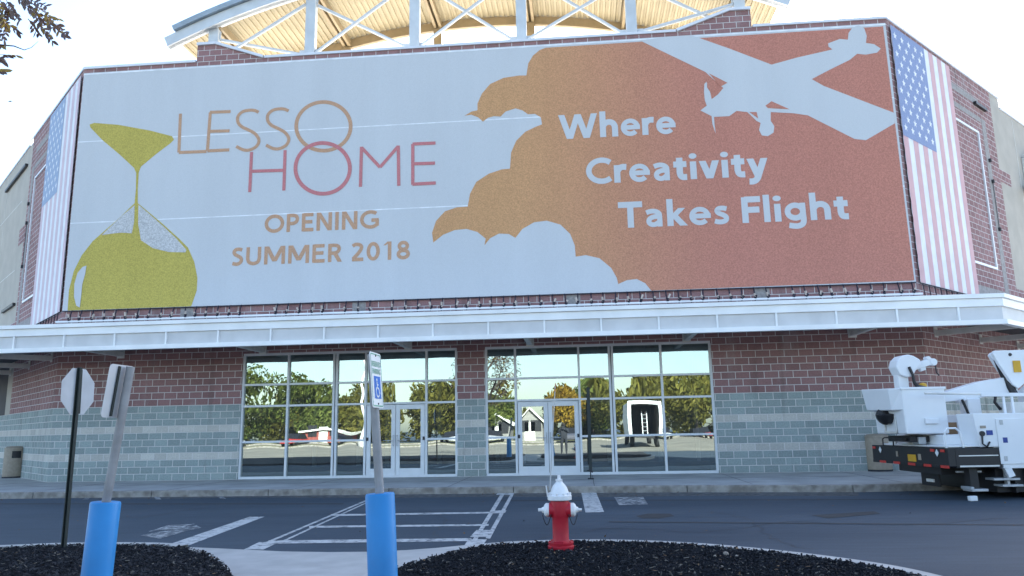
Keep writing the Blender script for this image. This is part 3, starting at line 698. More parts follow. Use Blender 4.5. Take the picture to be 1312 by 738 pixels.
pl = zs([(78, 62), (140, 52), (205, 44), (300, 82), (405, 122), (470, 104), (545, 87), (557, 84), (547, 77), (546, 69), (575, 58), (595, 60), (597, 43), (607, 29), (622, 24), (636, 32), (642, 50), (640, 68), (660, 71), (677, 82), (668, 92), (640, 97), (618, 95), (600, 110), (555, 132), (505, 158), (535, 175), (710, 242), (712, 268), (640, 310), (612, 307), (495, 248), (460, 243), (403, 240), (403, 262), (412, 275), (410, 291), (396, 300), (381, 298), (374, 285), (378, 267), (368, 262), (345, 240), (318, 237), (300, 250), (262, 252), (263, 270), (266, 293), (258, 270), (256, 250), (228, 236), (244, 224), (239, 210), (237, 190), (238, 170), (243, 165), (250, 180), (256, 208), (272, 196), (285, 180), (240, 140)], 780, 20, 1.9425)
art('aeroplane_print', [pl], -.080, BLUEP)
holes = [[(908.5, 94), (932, 106), (923, 111)], [(906, 101), (918, 114), (911, 119), (906, 112)], zs([(390, 224), (405, 213), (450, 233), (396, 230)], 780, 20, 1.9425), zs([(350, 240), (368, 240), (372, 256)], 780, 20, 1.9425)]
art('aeroplane_gap_print', holes, -.086, ORANGE, .005)
hg = lambda p: zs(p, 70, 120, 2.46)
art('hourglass_print', [hg([(110, 97), (125, 92), (200, 98), (300, 116), (370, 134), (376, 145), (365, 156), (320, 190), (272, 230), (265, 248), (262, 300), (262, 345), (290, 368), (340, 410), (390, 455), (420, 485), (440, 530), (450, 580), (448, 620), (430, 676), (40, 690), (45, 620), (60, 560), (85, 510), (120, 465), (160, 430), (200, 395), (252, 345), (256, 300), (257, 250), (250, 234), (205, 192), (150, 146), (113, 107)])], -.074, OLIVE)
art('hourglass_glass_print', [hg([(240, 362), (252, 351), (250, 405), (243, 440), (210, 438), (180, 441), (148, 446), (175, 420), (210, 386)]), hg([(264, 350), (290, 372), (338, 414), (383, 456), (415, 492), (412, 500), (360, 499), (310, 487), (272, 462), (263, 410)])], -.080, GRYP, .005)
art('hourglass_highlight_print', [hg([(100, 542), (88, 546), (72, 565), (62, 600), (61, 640), (68, 668), (79, 674), (83, 640), (87, 600), (96, 568)])], -.086, BLUEP, .005)
# seams
mb = MB()
for p in ((102, 182), (94, 286)):
    z = at(*p, -.07).z; mb.box(BX0, BX1, -.0722, -.0702, z-.018, z+.018)
mb.box(BX0, BX1, -.0745, -.0702, BZ1-.07, BZ1-.02)
mb.build('seam', SEAM, BN)
def text_mesh(s, offset):
    c = bpy.data.curves.new('t', 'FONT'); c.body = s; c.size = 1; c.offset = offset; c.resolution_u = 6; c.space_character = 1.02
    ob = bpy.data.objects.new('t', c); COL.objects.link(ob); bpy.context.view_layer.update()
    me = bpy.data.meshes.new_from_object(ob.evaluated_get(bpy.context.evaluated_depsgraph_get()))
    V = [v.co.copy() for v in me.vertices]; F = [list(p.vertices) for p in me.polygons]
    bpy.data.objects.remove(ob); bpy.data.curves.remove(c); bpy.data.meshes.remove(me)
    return V, F
def letter(s, pl_, pr_, ptop, y, m, name='lettering', offset=.018, th=.004):
    """fit text between the baseline pixels pl_, pr_ with capitals reaching ptop"""
    V, F = text_mesh(s, 0); Hv, _ = text_mesh('T', 0)
    hx = max(v.y for v in Hv)+2*offset; x0, x1 = min(v.x for v in V)-offset, max(v.x for v in V)+offset
    a, b, t = at(*pl_, y), at(*pr_, y), at(*ptop, y); zb = (a.z+b.z)/2; kx = (b.x-a.x)/(x1-x0); kz = (t.z-a.z)/hx
    mb = MB(); sh = [(0, 0)]+[(math.cos(k*math.pi/4), math.sin(k*math.pi/4)) for k in range(8)]
    for k, (dx, dy) in enumerate(sh):
        mb.poly([Vector((a.x+(v.x+dx*offset-x0)*kx, y-k*.0003, zb+(v.y+dy*offset+offset)*kz)) for v in V], F)
    mb.build(name, m, BN)
def cr_s(p, k=5): return smooth_poly(p, k)
def ea(cx, cy, rx, ry, a0, a1, n=16): return [(cx+rx*math.cos(R(a0+(a1-a0)*k/n)), cy+ry*math.sin(R(a0+(a1-a0)*k/n))) for k in range(n+1)]
def dg(x0, y0, x1, y1, h=.21): return ('d', [(x0-h/2, y0), (x0+h/2, y0), (x1+h/2, y1), (x1-h/2, y1)])
def st(x, y0=0, y1=1): return [(x, y0), (x, y1)]
GL = {
 'W': (1.36, [dg(.13, 1, .40, 0), dg(.68, 1, .40, 0), dg(.68, 1, .96, 0), dg(1.23, 1, .96, 0)]),
 'h': (.68, [st(.13, 0, 1.06), cr_s([(.13, .44), (.21, .56), (.33, .61), (.45, .57), (.52, .45), (.53, .3), (.53, 0)])]),
 'e': (.68, [ea(.34, .345, .235, .265, 0, 318, 24), [(.12, .345), (.66, .345)]]),
 'r': (.45, [st(.13, 0, .69), cr_s([(.13, .42), (.19, .54), (.29, .605), (.42, .60)])]),
 'C': (.84, [ea(.52, .5, .40, .415, 48, 312, 24)]),
 'a': (.64, [cr_s([(.09, .56), (.22, .61), (.36, .60), (.46, .52), (.48, .40), (.48, 0)]), cr_s([(.48, .40), (.32, .39), (.19, .32), (.155, .20), (.22, .10), (.34, .09), (.48, .20)])]),
 't': (.46, [cr_s([(.21, .86), (.21, .5), (.21, .24), (.27, .11), (.42, .095)]), [(.02, .60), (.42, .60)]]),
 'i': (.29, [st(.14, 0, .69), ('d', ea(.14, .90, .12, .11, 0, 340, 17))]),
 'v': (.62, [dg(.11, .69, .31, 0), dg(.51, .69, .31, 0)]),
 'y': (.63, [dg(.11, .69, .32, 0), dg(.53, .69, .30, -.06), cr_s([(.33, .02), (.27, -.12), (.17, -.19), (.05, -.19)])]),
 'T': (.72, [[(.0, .905), (.72, .905)], st(.36, 0, .9)]),
 'k': (.64, [st(.13, 0, 1.06), dg(.48, .69, .20, .34), dg(.24, .42, .52, 0, .23)]),
 's': (.53, [cr_s([(.43, .58), (.32, .615), (.2, .60), (.145, .51), (.2, .42), (.32, .35), (.405, .26), (.39, .14), (.29, .085), (.17, .085), (.07, .125)])]),
 'F': (.60, [st(.13), [(.13, .905), (.59, .905)], [(.13, .50), (.55, .50)]]),
 'l': (.29, [st(.14, 0, 1.06)]),
 'g': (.70, [ea(.33, .36, .22, .245, 0, 360, 24), cr_s([(.55, .69), (.55, .3), (.55, -.02), (.49, -.15), (.34, -.20), (.13, -.16)])]),
 'O': (.98, [ea(.49, .5, .385, .415, 0, 360, 28)]), 'P': (.66, [st(.12), cr_s([(.12, .91), (.34, .91), (.49, .85), (.54, .70), (.49, .55), (.34, .47), (.12, .47)])]),
 'E': (.64, [st(.12), [(.12, .915), (.58, .915)], [(.12, .52), (.54, .52)], [(.12, .085), (.60, .085)]]),
 'N': (.80, [st(.12), st(.68), dg(.13, 1, .67, 0, .2)]), 'I': (.28, [st(.14)]), 'G': (.90, [ea(.52, .5, .41, .415, 50, 322, 24), [(.83, .5), (.83, .14)], [(.56, .46), (.9, .46)]]),
 'S': (.60, [cr_s([(.51, .86), (.38, .91), (.23, .89), (.145, .77), (.19, .63), (.33, .53), (.46, .42), (.49, .26), (.41, .13), (.27, .085), (.09, .13)])]),
 'U': (.76, [cr_s([(.12, 1), (.12, .6), (.12, .36), (.19, .16), (.38, .085), (.57, .16), (.64, .36), (.64, .6), (.64, 1)])]),
 'M': (1.02, [st(.12), st(.90), dg(.15, 1, .51, .16, .2), dg(.87, 1, .51, .16, .2)]), 'R': (.66, [st(.12), cr_s([(.12, .91), (.34, .91), (.48, .86), (.53, .72), (.48, .57), (.34, .49), (.12, .49)]), dg(.34, .49, .57, 0, .2)]),
 '2': (.62, [cr_s([(.09, .82), (.2, .905), (.36, .90), (.475, .79), (.45, .61), (.30, .36), (.12, .13)]), [(.07, .085), (.57, .085)]]),
 '0': (.64, [ea(.32, .5, .215, .415, 0, 360, 24)]), '1': (.56, [st(.34), dg(.30, 1, .12, .80, .12)]), '8': (.64, [ea(.32, .725, .175, .185, 0, 360, 20), ea(.32, .285, .215, .20, 0, 360, 20)]), ' ': (.26, [])}
def words(text, pl_, pr_, ptop, y, m, w, gap=.02):
    a, b, t = at(*pl_, y), at(*pr_, y), at(*ptop, y); zb = (a.z+b.z)/2; kz = t.z-a.z
    tot = sum(GL[c][0]+gap for c in text)-gap; kx = (b.x-a.x)/tot; x = 0; mb = MB()
    for c in text:
        adv, L_ = GL[c]; wc = w*(.80 if c in 'eas' else .9 if c in 'gC' else 1)
        for k, q in enumerate(L_):
            P = lambda u, v, lift: Vector((a.x+(x+u)*kx, y-lift, zb+v*kz)); lf_ = .0004*k
            if q[0] == 'd': mb.face([P(u, v, lf_) for u, v in q[1]]); continue
            n = len(q); cl = math.dist(q[0], q[-1]) < 1e-5; E_ = []
            for i, (u, v) in enumerate(q):
                i0, i1 = max(i-1, 0), min(i+1, n-1)
                if cl and i in (0, n-1): i0, i1 = n-2, 1
                du, dv = (q[i1][0]-q[i0][0])*kx, (q[i1][1]-q[i0][1])*kz; l = math.hypot(du, dv) or 1; nu, nv_ = -dv/l*wc/2*kz/kx, du/l*wc/2
                E_.append(((u+nu, v+nv_), (u-nu, v-nv_)))
            for (p0, p1), (p2, p3) in zip(E_, E_[1:]): mb.face([P(*p0, lf_), P(*p2, lf_), P(*p3, lf_), P(*p1, lf_)])
        x += adv+gap
    mb.build('lettering', m, BN)
words('Where', (715, 178.5), (867, 171), (715, 147.5), -.081, BLUEP, .235)
words('Creativity', (750, 235), (985, 226), (750, 202.5), -.081, BLUEP, .235)
words('Takes Flight', (793, 291), (1090, 281.5), (792, 258.5), -.081, BLUEP, .235)
words('OPENING', (338, 298.5), (485, 292.5), (338, 275.5), -.076, LESSOM, .195, .06)
words('SUMMER 2018', (295, 340.5), (526, 332), (295, 317.5), -.076, LESSOM, .195, .06)
def strokes(lines, y, m, w=.105):
    mb = MB()
    for pts in lines:
        q = [at(200+a/2.9525, 110+b/2.9525, y) for a, b in pts]; n = len(q); L_ = []
        closed = (q[0]-q[-1]).length < 1e-4
        for i, p in enumerate(q):
            i0, i1 = max(i-1, 0), min(i+1, n-1)
            if closed and i in (0, n-1): i0, i1 = n-2, 1
            d = (q[i1]-q[i0]).normalized(); nn = Vector((-d.z, 0, d.x))*w/2; L_.append((p+nn, p-nn))
        lift = Vector((0, -.0003*lines.index(pts), 0))
        for (a, b), (c, d) in zip(L_, L_[1:]): mb.face([a+lift, c+lift, d+lift, b+lift])
    return mb.build('lettering', m, BN)
def cr_s(p, k=5): return smooth_poly(p, k)
s1 = [(388, 100), (372, 93), (352, 92), (327, 98), (310, 115), (310, 138), (325, 155), (350, 167), (375, 182), (389, 205), (380, 228), (355, 242), (330, 242), (303, 229)]
ell = lambda cx, cy, rx, ry: [(cx+rx*math.cos(t*math.pi/32), cy+ry*math.sin(t*math.pi/32)) for t in range(64)]+[(cx+rx, cy)]
strokes([[(92, 105), (86, 252)], [(86, 252), (191, 248)], [(205, 100), (194, 246)], [(203, 100), (282, 97)], [(200, 172), (278, 170)], [(194, 246), (277, 242)],
         cr_s(s1), [(x+113, y-5) for x, y in cr_s(s1)]], -.076, LESSOM)
strokes([ell(633, 153, 103, 92)], -.0755, LESSOM, .125)
strokes([[(361, 250), (354, 402)], [(488, 243), (483, 396)], [(358, 323), (485, 319)], [(777, 230), (773, 382)], [(777, 233), (847, 308)], [(847, 308), (916, 228)], [(916, 226), (918, 378)], [(971, 220), (971, 374)], [(970, 220), (1057, 216)], [(972, 295), (1055, 292)], [(970, 372), (1058, 367)]], -.0795, HOMEM)
strokes([ell(630, 312, 103, 96)], -.0795, HOMEM, .125)
# tie straps along the lower edge down to a pipe on the canopy
m_ = MB(); zp = at(640, 389, -.16).z-.12; m_.tube([(-12.8, -.16, zp), (13.5, -.16, zp)], .035, 8); m_.build('tie_pipe', FASCIA, BN, smooth='auto')
DKS = mat('dark_strap', (.02, .015, .03), .7); HOOK = mat('pale_hook', (.5, .42, .36), .5)
m_ = MB(); m_.tube([(BX0, -.075, BZ0-.015), (BX1, -.075, BZ0-.015)], .016, 6); m_.build('hem_rope', DKS, BN)
k = 0; x = -12.35
while x < 13.3:
    if rnd.random() > .05:
        m_ = MB(); jx = rnd.uniform(-.04, .04); m_.tube([(x, -.08, BZ0), (x+jx*.3, -.14, zp+.2), (x+jx, -.165, zp-.04)], .020, 5); m_.tube([(x+jx, -.165, zp+.03), (x+jx+rnd.uniform(-.02, .06), -.2, zp+.12)], .042, 6); st = m_.build('tie_strap', DKS, BN)
        h_ = MB(); h_.bar((x+jx+.01, -.19, zp+.07), (x+jx+rnd.uniform(-.05, .09), -.21, zp+rnd.uniform(.14, .24)), .045, .05); h_.build('hook', HOOK, st)
    x += rnd.uniform(.34, .40)
# lighter accent blocks in the brick strip under the banner
mb = MB()
for px in (240, 460, 735, 978): p = at(px, 392, 0); mb.box(p.x-.21, p.x+.21, -.006, .001, 4.88, 5.28)
islands(mb, 'accent_block', BEIGEBLK, B)

FLW = mat('flag_white', (.72, .73, .75), .7, var=.04); FLR = mat('flag_red', (.60, .36, .375), .7, var=.05); FLB = mat('flag_blue', (.20, .26, .43), .7, var=.1, scale=30)
FLRL = mat('flag_faded_red', (.60, .47, .51), .7, var=.05); FLBL = mat('flag_faded_blue', (.28, .36, .50), .7, var=.1, scale=30)
def flag(W_, n, label, mats, outer_canton):
    wd, z0, z1 = 4.52, 5.30, 13.43
    f = MB(); s0 = .12
    def q(sa, sb, za, zb, o, mi): f.prism([W_(s0+sa, za, o), W_(s0+sb, za, o), W_(s0+sb, zb, o), W_(s0+sa, zb, o)], n*.003, mi)
    f.prism([W_(s0, z0, .05), W_(s0+wd, z0, .05), W_(s0+wd, z1, .05), W_(s0, z1, .05)], n*.012, 0)
    sw_ = wd/13
    for i in range(0, 13, 2): q(i*sw_, (i+1)*sw_, z0+.005, z1-.005, .063, 1)
    c0, c1 = (wd-7*sw_, wd) if outer_canton else (0, 7*sw_)
    cz0 = z1-3.62; q(c0+.004, c1-.004, cz0, z1-.006, .068, 2)
    cw, ch = c1-c0, z1-cz0
    for a in range(9):
        for b in range(11):
            if (a+b) % 2: continue
            cs, cz = c0+cw*(a+1)/10, cz0+ch*(b+1)/12
            if not(0 <= a <= 8): continue
            pts = []
            for k in range(10):
                r = .135 if k % 2 == 0 else .054
                t = math.pi/2+k*math.pi/5; pts.append(W_(s0+cs+r*math.cos(t), cz+r*math.sin(t), .0725))
            f.prism(pts, n*.002, 0)
    loc = W_(s0+wd/2, z0)
    o = f.build('hanging_flag', mats)
    return tag(o, label, 'flag')
flag(WR, nR, 'stars and stripes flag hung beside the orange end of the banner', [FLW, FLR, FLB], False)
flag(WLf, nL, 'paler stars and stripes flag hung beside the hourglass end of the banner', [FLW, FLRL, FLBL], True)
# lacing and tie ends at the flag foots
for W_, n in ((WR, nR), (WLf, nL)):
    mb = MB(); mb.tube([W_(.1, 5.27, .07), W_(4.7, 5.27, .07)], .016, 6)
    for k in range(11): mb.tube([W_(.2+k*.42, 5.27, .08), W_(.24+k*.42, 4.5, .12)], .016, 5)
    for k in range(30): mb.tube([W_(.02+.06*(k % 2), 5.3+k*.27, .075), W_(.02+.06*((k+1) % 2), 5.3+(k+1)*.27, .075)], .006, 4)
    mb.build('corner_lacing', DKS, BN)

# ------------------------------------------------------------------ street furniture near the camera
def prism_frame(T, pts, th):
    return [T(p) for p in pts]
# stop sign seen from behind
b = on(82, 703, BZ); base = Vector((b.x, b.y, BZ))
SS = thing('stop_sign', base, 'octagonal sign seen from its bare gray back on a dark leaning post', 'road sign')
topc = at(103, 471, base.y+.1)
m_ = MB(); d = (topc-base).normalized()
pa, pb = base-Vector((0, 0, .15)), topc
ex = Vector((.75, .66, 0)).normalized(); ey = Vector((-.66, .75, 0)).normalized()
m_.bar(pa, pb, .028, .012, up=(.2, 1, 0)); m_.bar(pa+Vector((-.022, -.012, 0)), pb+Vector((-.022, -.012, 0)), .012, .035, up=(.2, 1, 0)); m_.bar(pa+Vector((.022, -.012, 0)), pb+Vector((.022, -.012, 0)), .012, .035, up=(.2, 1, 0))
m_.build('post', GREENP, SS)
cc = at(101.5, 501.5, base.y+.12); yaw = R(86)
hx = Vector((math.cos(yaw), math.sin(yaw), 0)); tilt = d; hy = (tilt-hx*tilt.dot(hx)).normalized(); hn = hx.cross(hy)
rr = .335
octo = [cc+hn*-.02+(hx*math.cos(R(22.5+45*k))+hy*math.sin(R(22.5+45*k)))*rr for k in range(8)]
m_ = MB(); m_.prism(octo, hn*.004); m_.build('sign_plate', SIGNB, SS)
m_ = MB(); m_.bar(cc+hy*.29, cc-hy*.30, .05, .03, up=tuple(hn)); m_.build('backing_bar', GREENP, SS)

def bollard_sign(basepx, toppx, sleeve_top, rsl, Y0, Y1, label):
    """blue sleeved bollard with a pipe post; returns thing and the post line"""
    p_top = at(*sleeve_top, Y1); p_low = at(*basepx, Y0); dd = (p_top-p_low).normalized()
    t = (GZ-p_low.z)/dd.z; pb_ = p_low+dd*t
    T = thing('bollard_sign', pb_, label, 'bollard')
    m_ = MB(); a = dd.orthogonal().normalized()
    n_ = (p_top-pb_).length
    m_.tube2([(pb_-dd*.05, rsl), (p_top-dd*.012, rsl), (p_top, rsl*.94), (p_top, .03)], dd, 28, 0); m_.build('blue_sleeve', BLUES, T, smooth='auto')
    pt = at(*toppx, Y1)
    return T, p_top-dd*.05, pt
# left one, sign facing away
TL_, pa, pb = bollard_sign((124, 737), (167.5, 470), (135.5, 643), .112, -16.55, -16.55, 'blue sleeved bollard with a leaning post and sign turned away')
m_ = MB(); m_.tube([pa, pb], .034, 16); m_.build('post', POSTM, TL_, smooth='auto')
dd = (pb-pa).normalized(); yaw = R(86); hx = Vector((math.cos(yaw), math.sin(yaw), 0)); hn = hx.cross(dd).normalized()*1; hx = (hx-dd*hx.dot(dd)).normalized()
def sign_outline(c, hx, hy, w, h, r=.03, k=4):
    pts = []
    for sx, sy, a0 in ((1, 1, 0), (-1, 1, 90), (-1, -1, 180), (1, -1, 270)):
        for i in range(k+1):
            t = R(a0+90*i/k); pts.append(c+hx*(sx*(w/2-r)+r*math.cos(t))+hy*(sy*(h/2-r)+r*math.sin(t)))
    return pts
hn = hx.cross(dd)
back = -1 if hn.y < 0 else 1     # plate sits on the far side of the post
c = pb-dd*.205+hn*back*.05-hx*.03
m_ = MB(); m_.prism(sign_outline(c, hx, dd, .30, .425, .035), hn*back*.004); m_.build('sign_plate', SIGNB, TL_)
m_ = MB(); m_.bar(c-dd*.2+hn*back*-.008-hx*.045, c+dd*.2+hn*back*-.008-hx*.045, .02, .012, up=tuple(hn)); m_.build('backing_bar', GREENP, TL_)
# right one, accessible parking sign facing half right
TR_, pa, pb = bollard_sign((490.5, 737), (476, 454), (486.8, 632), .112, -16.55, -16.55, 'blue sleeved bollard carrying the accessible parking sign')
m_ = MB(); m_.tube([pa, pb], .034, 16); m_.build('post', POSTM, TR_, smooth='auto')
dd = (pb-pa).normalized(); yaw = R(88); hx = Vector((math.cos(yaw), math.sin(yaw), 0)); hx = (hx-dd*hx.dot(dd)).normalized(); hn = hx.cross(dd)   # normal towards +X -Y
if hn.y > 0: hn = -hn
cpx = at(482.8, 487, pb.y-.03)
c = cpx; SWd, SHt = .285, .432
m_ = MB(); m_.prism(sign_outline(c, hx, dd, SWd, SHt, .025), hn*-.004); pt_ = m_.build('sign_plate', SIGNW, TR_)
m_ = MB(); o1 = sign_outline(c+hn*.0015, hx, dd, SWd-.02, SHt-.02, .02); o2 = sign_outline(c+hn*.0015, hx, dd, SWd-.036, SHt-.036, .014)
for i in range(len(o1)): m_.face([o1[i], o1[(i+1) % len(o1)], o2[(i+1) % len(o2)], o2[i]])
def sign_text(s, cx, cy, w, h):
    V, F = text_mesh(s, .012); xs = [v.x for v in V]; ys = [v.y for v in V]; x0, x1, y0, y1 = min(xs), max(xs), min(ys), max(ys)
    m_.poly([c+hn*.002+hx*(cx+((v.x-x0)/(x1-x0)-.5)*w)+dd*(cy+((v.y-y0)/(y1-y0)-.5)*h) for v in V], F)
sign_text('RESERVED', 0, .125, .22, .042); sign_text('PARKING', 0, .068, .20, .042)
m_.build('sign_lettering', SIGNG, pt_)
m_ = MB(); m_.prism([c+hn*.0015+hx*a+dd*b for a, b in ((-.075, -.145), (.085, -.145), (.085, .03), (-.075, .03))], hn*.001); m_.build('blue_symbol_panel', SIGNBL, pt_)
m_ = MB(); w2 = lambda a, b: c+hn*.0035+hx*(a*.85+.005)+dd*(b*.78-.018)
def ln(pts, w=.014):
    for (a, b), (e, f) in zip(pts, pts[1:]): m_.bar(w2(a, b), w2(e, f), w, .001, up=tuple(hn))
m_.prism([w2(-.018+.014*math.cos(t*.628), .025+.014*math.sin(t*.628)) for t in range(10)], hn*.001)
ln([(-.018, .008), (-.012, -.06), (.025, -.06), (.045, -.11), (.06, -.105)]); ln([(-.015, -.025), (.02, -.025)], .012)
ln([(-.03+.0, -.05)]+[(-.005+.05*math.cos(t), -.095+.05*math.sin(t)) for t in [R(x) for x in range(130, 345, 18)]], .012)
m_.build('wheelchair_symbol', SIGNW, pt_)
m_ = MB()
for b in (.192, -.185): m_.lathe([(.007, 0), (.007, .006)], c+dd*b, 10, 0, tuple(hn))
m_.build('bolt', DARK, pt_)
m_ = MB(); m_.bar(c-dd*.2-hn*.012, c+dd*.2-hn*.012, .06, .02, up=tuple(hn)); m_.build('backing_bar', SILV, TR_)

# hydrant
hb = on(719, 705, BZ); hb = Vector((hb.x, hb.y, BZ))
HD = thing('fire_hydrant', hb, 'red fire hydrant with white bonnet and caps on the mulch', 'hydrant')
hs = .775/.80
def H(r, z): return (r*hs, z*hs)
m_ = MB(); m_.lathe([H(.155, 0), H(.16, .01), H(.16, .055), H(.15, .062), H(.15, .07), H(.155, .085), H(.155, .098), H(.105, .112), H(.098, .13), H(.098, .37), H(.106, .40), H(.112, .44), H(.116, .55), H(.112, .575), H(.112, .585)], hb, 36)
for k in range(8):
    t = k*math.pi/4+.2; m_.tube([hb+Vector((math.cos(t)*.138, math.sin(t)*.138, .05))*hs, hb+Vector((math.cos(t)*.138, math.sin(t)*.138, .115))*hs], .012, 6)
for sx in (-1, 1): m_.lathe([(.088, .06), (.088, .115), (.075, .135)], hb+Vector((0, 0, .475*hs)), 24, 0, (sx, 0, 0))
m_.lathe([(.1, .04), (.1, .09), (.08, .10)], hb+Vector((0, 0, .47*hs)), 24, 0, (.3, 1, 0)); body = m_.build('barrel', HRED, HD, smooth='auto')
m_ = MB(); m_.lathe([H(.142, .592), H(.148, .60), H(.148, .645), H(.138, .655), H(.118, .662), H(.112, .69), H(.098, .73), H(.075, .77), H(.045, .80), H(.04, .815), H(.03, .82)], hb, 36); m_.build('bonnet', HWHT, HD, smooth='auto')
m_ = MB(); m_.lathe([H(.045, .82), H(.047, .84), H(.022, .845), H(.022, .885), H(.012, .888)], hb, 5); m_.build('operating_nut', HWHT, HD)
for sx in (-1, 1):
    m_ = MB(); m_.lathe([(.077, .115), (.08, .135), (.08, .165), (.06, .185), (.035, .195), (.03, .215), (.018, .22)], hb+Vector((0, 0, .475*hs)), 20, 0, (sx, 0, 0)); m_.lathe([(.02, .22), (.019, .26)], hb+Vector((0, 0, .475*hs)), 5, 0, (sx, 0, 0)); m_.build('hose_cap', HWHT, HD, smooth='auto')
m_ = MB()
for k in range(10):
    t = k*math.pi/5+.1; m_.lathe([(.016, .655*hs), (.016, .678*hs), (.008, .682*hs)], hb+Vector((math.cos(t)*.128*hs, math.sin(t)*.128*hs, 0)), 6)
m_.build('bonnet_bolt', HWHT, HD)
for sx in (-1, 1):
    m_ = MB(); P = [hb+Vector((sx*(.205-.10*k/10), -.09-.015*math.sin(k*.6), (.43-.12*math.sin(k/10*math.pi))*hs)) for k in range(11)]; m_.tube(P, .006, 5); m_.build('cap_chain', DARK, HD)
mk = at(704.5, 622, hb.y-.02); mt = at(711.5, 492, hb.y-.02)
m_ = MB(); m_.bar(mk+Vector((-.03, 0, -.13)), mk+Vector((-.045, 0, .0)), .055, .012); m_.build('marker_bracket', HWHT, HD)
m_ = MB(); m_.tube([mk-Vector((0, 0, .05)), mk*.4+mt*.6, mt], [.008, .006, .005], 6); mk_ = m_.build('marker_rod', SILV, HD)
m_ = MB(); z = (mt-mk).normalized(); q = mt
m_.bar(q-z*.09, q-z*.055, .045, .006, 1); m_.bar(q-z*.055, q-z*.035, .045, .006, 0); m_.bar(q-z*.035, q+z*.01, .045, .006, 1); m_.build('marker_flag', [SIGNW, REDT], mk_)

# bare dark post by the doors
pb_ = on(757, 614, .0); pt = at(753.5, 496.5, pb_.y)
PT = thing('bare_post', pb_, 'thin dark bare sign post standing on the sidewalk by the doors', 'post')
m_ = MB(); m_.bar(pb_-Vector((0, 0, .02)), pt, .055, .03); m_.bar(pb_+Vector((-.028, -.02, .2)), pt+Vector((-.028, -.02, 0)), .01, .03); m_.bar(pb_+Vector((.028, -.02, .2)), pt+Vector((.028, -.02, 0)), .01, .03); m_.build('channel_post', GREENP, PT)
m_ = MB(); m_.bar(pb_+Vector((-.03, -.03, .26)), pb_+Vector((.06, -.03, .18)), .05, .05); m_.tube([pb_+Vector((0, 0, 0)), pb_+Vector((0, 0, .03))], .08, 10); m_.build('base_bracket', DARK, PT)

# trash cans
def can(px, py, h, r, label, opening=True):
    p = on(px, py, 0); p.z = 0
    T = thing('trash_can', p, label, 'trash can')
    m_ = MB(); m_.lathe([(r*.97, .004), (r, .03), (r, h-.06), (r*.985, h-.03)], p, 36); m_.build('can_body', CANB, T, smooth='auto')
    m_ = MB(); m_.lathe([(r*1.02, h-.028), (r*1.02, h+.005), (r*.8, h+.06), (r*.2, h+.075)], p, 36); m_.build('can_lid', CANB, T, smooth='auto')
    if opening:
        m_ = MB(); d = Vector((.72, -.70, 0)); s_ = Vector((d.y, -d.x, 0))*-1
        pts = []
        for j in (0, 1):
            for i in range(7):
                t = R(-24+48*i/6); v = Vector((d.x*math.cos(t)-d.y*math.sin(t), d.x*math.sin(t)+d.y*math.cos(t), 0))*(r*1.006); pts.append(p+v+Vector((0, 0, h-.33+j*.24)))
        m_.poly(pts, [(i, i+1, i+8, i+7) for i in range(6)]); m_.build('can_opening', BLACK, T)
    m_ = MB(); m_.lathe([(r*1.0, -.0), (r*1.01, .05), (r*.9, .051)], p, 36); m_.build('can_base', DARK, T)
can(16.5, 612, 1.0, .33, 'beige round trash can by the left wall corner')
can(1127.5, 603.5, .95, .33, 'beige round trash can half hidden behind the bucket truck', False)
# litter
p = on(1247, 642, GZ); o = MB().bar(p+Vector((-.07, 0, .045)), p+Vector((.07, .02, .05)), .10, .09).build('paper_cup', SIGNW, None, bevel=.012); tag(o, 'crumpled white paper box lying on the road beside the truck', 'litter')
for (px, py, s) in ((930, 712, .035), (944, 714, .02), (916, 714, .018), (925, 728, .02)):
    p = on(px, py, BZ+.02); o = MB().lathe([(s*.3, 0), (s, s*.4), (s*.8, s), (s*.2, s*1.3)], p, 7).build('pale_stone', PALE); tag(o, 'small pale stone lying on the mulch right of the hydrant', 'stone', 'pale stones on the mulch')

# ------------------------------------------------------------------ bucket truck
TA = R(6.0); TN = Vector((10.64, -6.98, GZ))
hv = Vector((math.cos(TA), math.sin(TA), 0)); nv = Vector((-math.sin(TA), math.cos(TA), 0))
def TT(p): return TN+hv*p[0]+nv*p[1]+Vector((0, 0, p[2]))
TK = thing('bucket_truck', TN, 'white utility bucket truck parked at the kerb with folded boom', 'truck')
def tb(name, boxes, m, bevel=.012, parent=None):
    m_ = MB()
    for bx in boxes: m_.box(*bx, T=TT)
    return m_.build(name, m, parent or TK, bevel=bevel)
tb('chassis', [(0.1, 6.6, .55, 2.15, .45, .75), (.98, 6.6, .25, 2.4, .12, .575)], BLACK, 0)  # chassis frame; the lower black box is added for the shade underneath
bm_ = tb('rear_bumper', [(-.04, .10, 0, 3.0, .63, .98)], BLACK)
m_ = MB()
for i in range(10):
    y0 = .01+i*.3; m_.box(-.052, -.041, y0, y0+.27, .60, .65, i % 2, TT)
m_.build('reflective_tape', [REDT, BLACK], bm_)
tb('marker_lamp', [(-.055, -.042, 1.15, 1.45, .68, .82)], YEL, 0, bm_)
tb('marker_lamp', [(-.055, -.042, .95, 1.05, .72, .84)], CANB, 0, bm_)
tb('marker_lamp', [(-.055, -.042, 1.85, 1.92, .76, .87)], CANB, 0, bm_)
m_ = MB()
for y in (.35, 2.6): m_.prism([TT((-.05, y+dy, .88+dz)) for dy, dz in ((0, -.07), (.06, 0), (0, .07), (-.06, 0))], hv*-.008)
m_.build('reflector_diamond', SIGNW, bm_)
m_ = MB()
for y in (.1, 2.82, .45): m_.box(-.055, -.042, y, y+.13, .90, .95, 0, TT)
m_.build('tail_lamp', REDT, bm_)
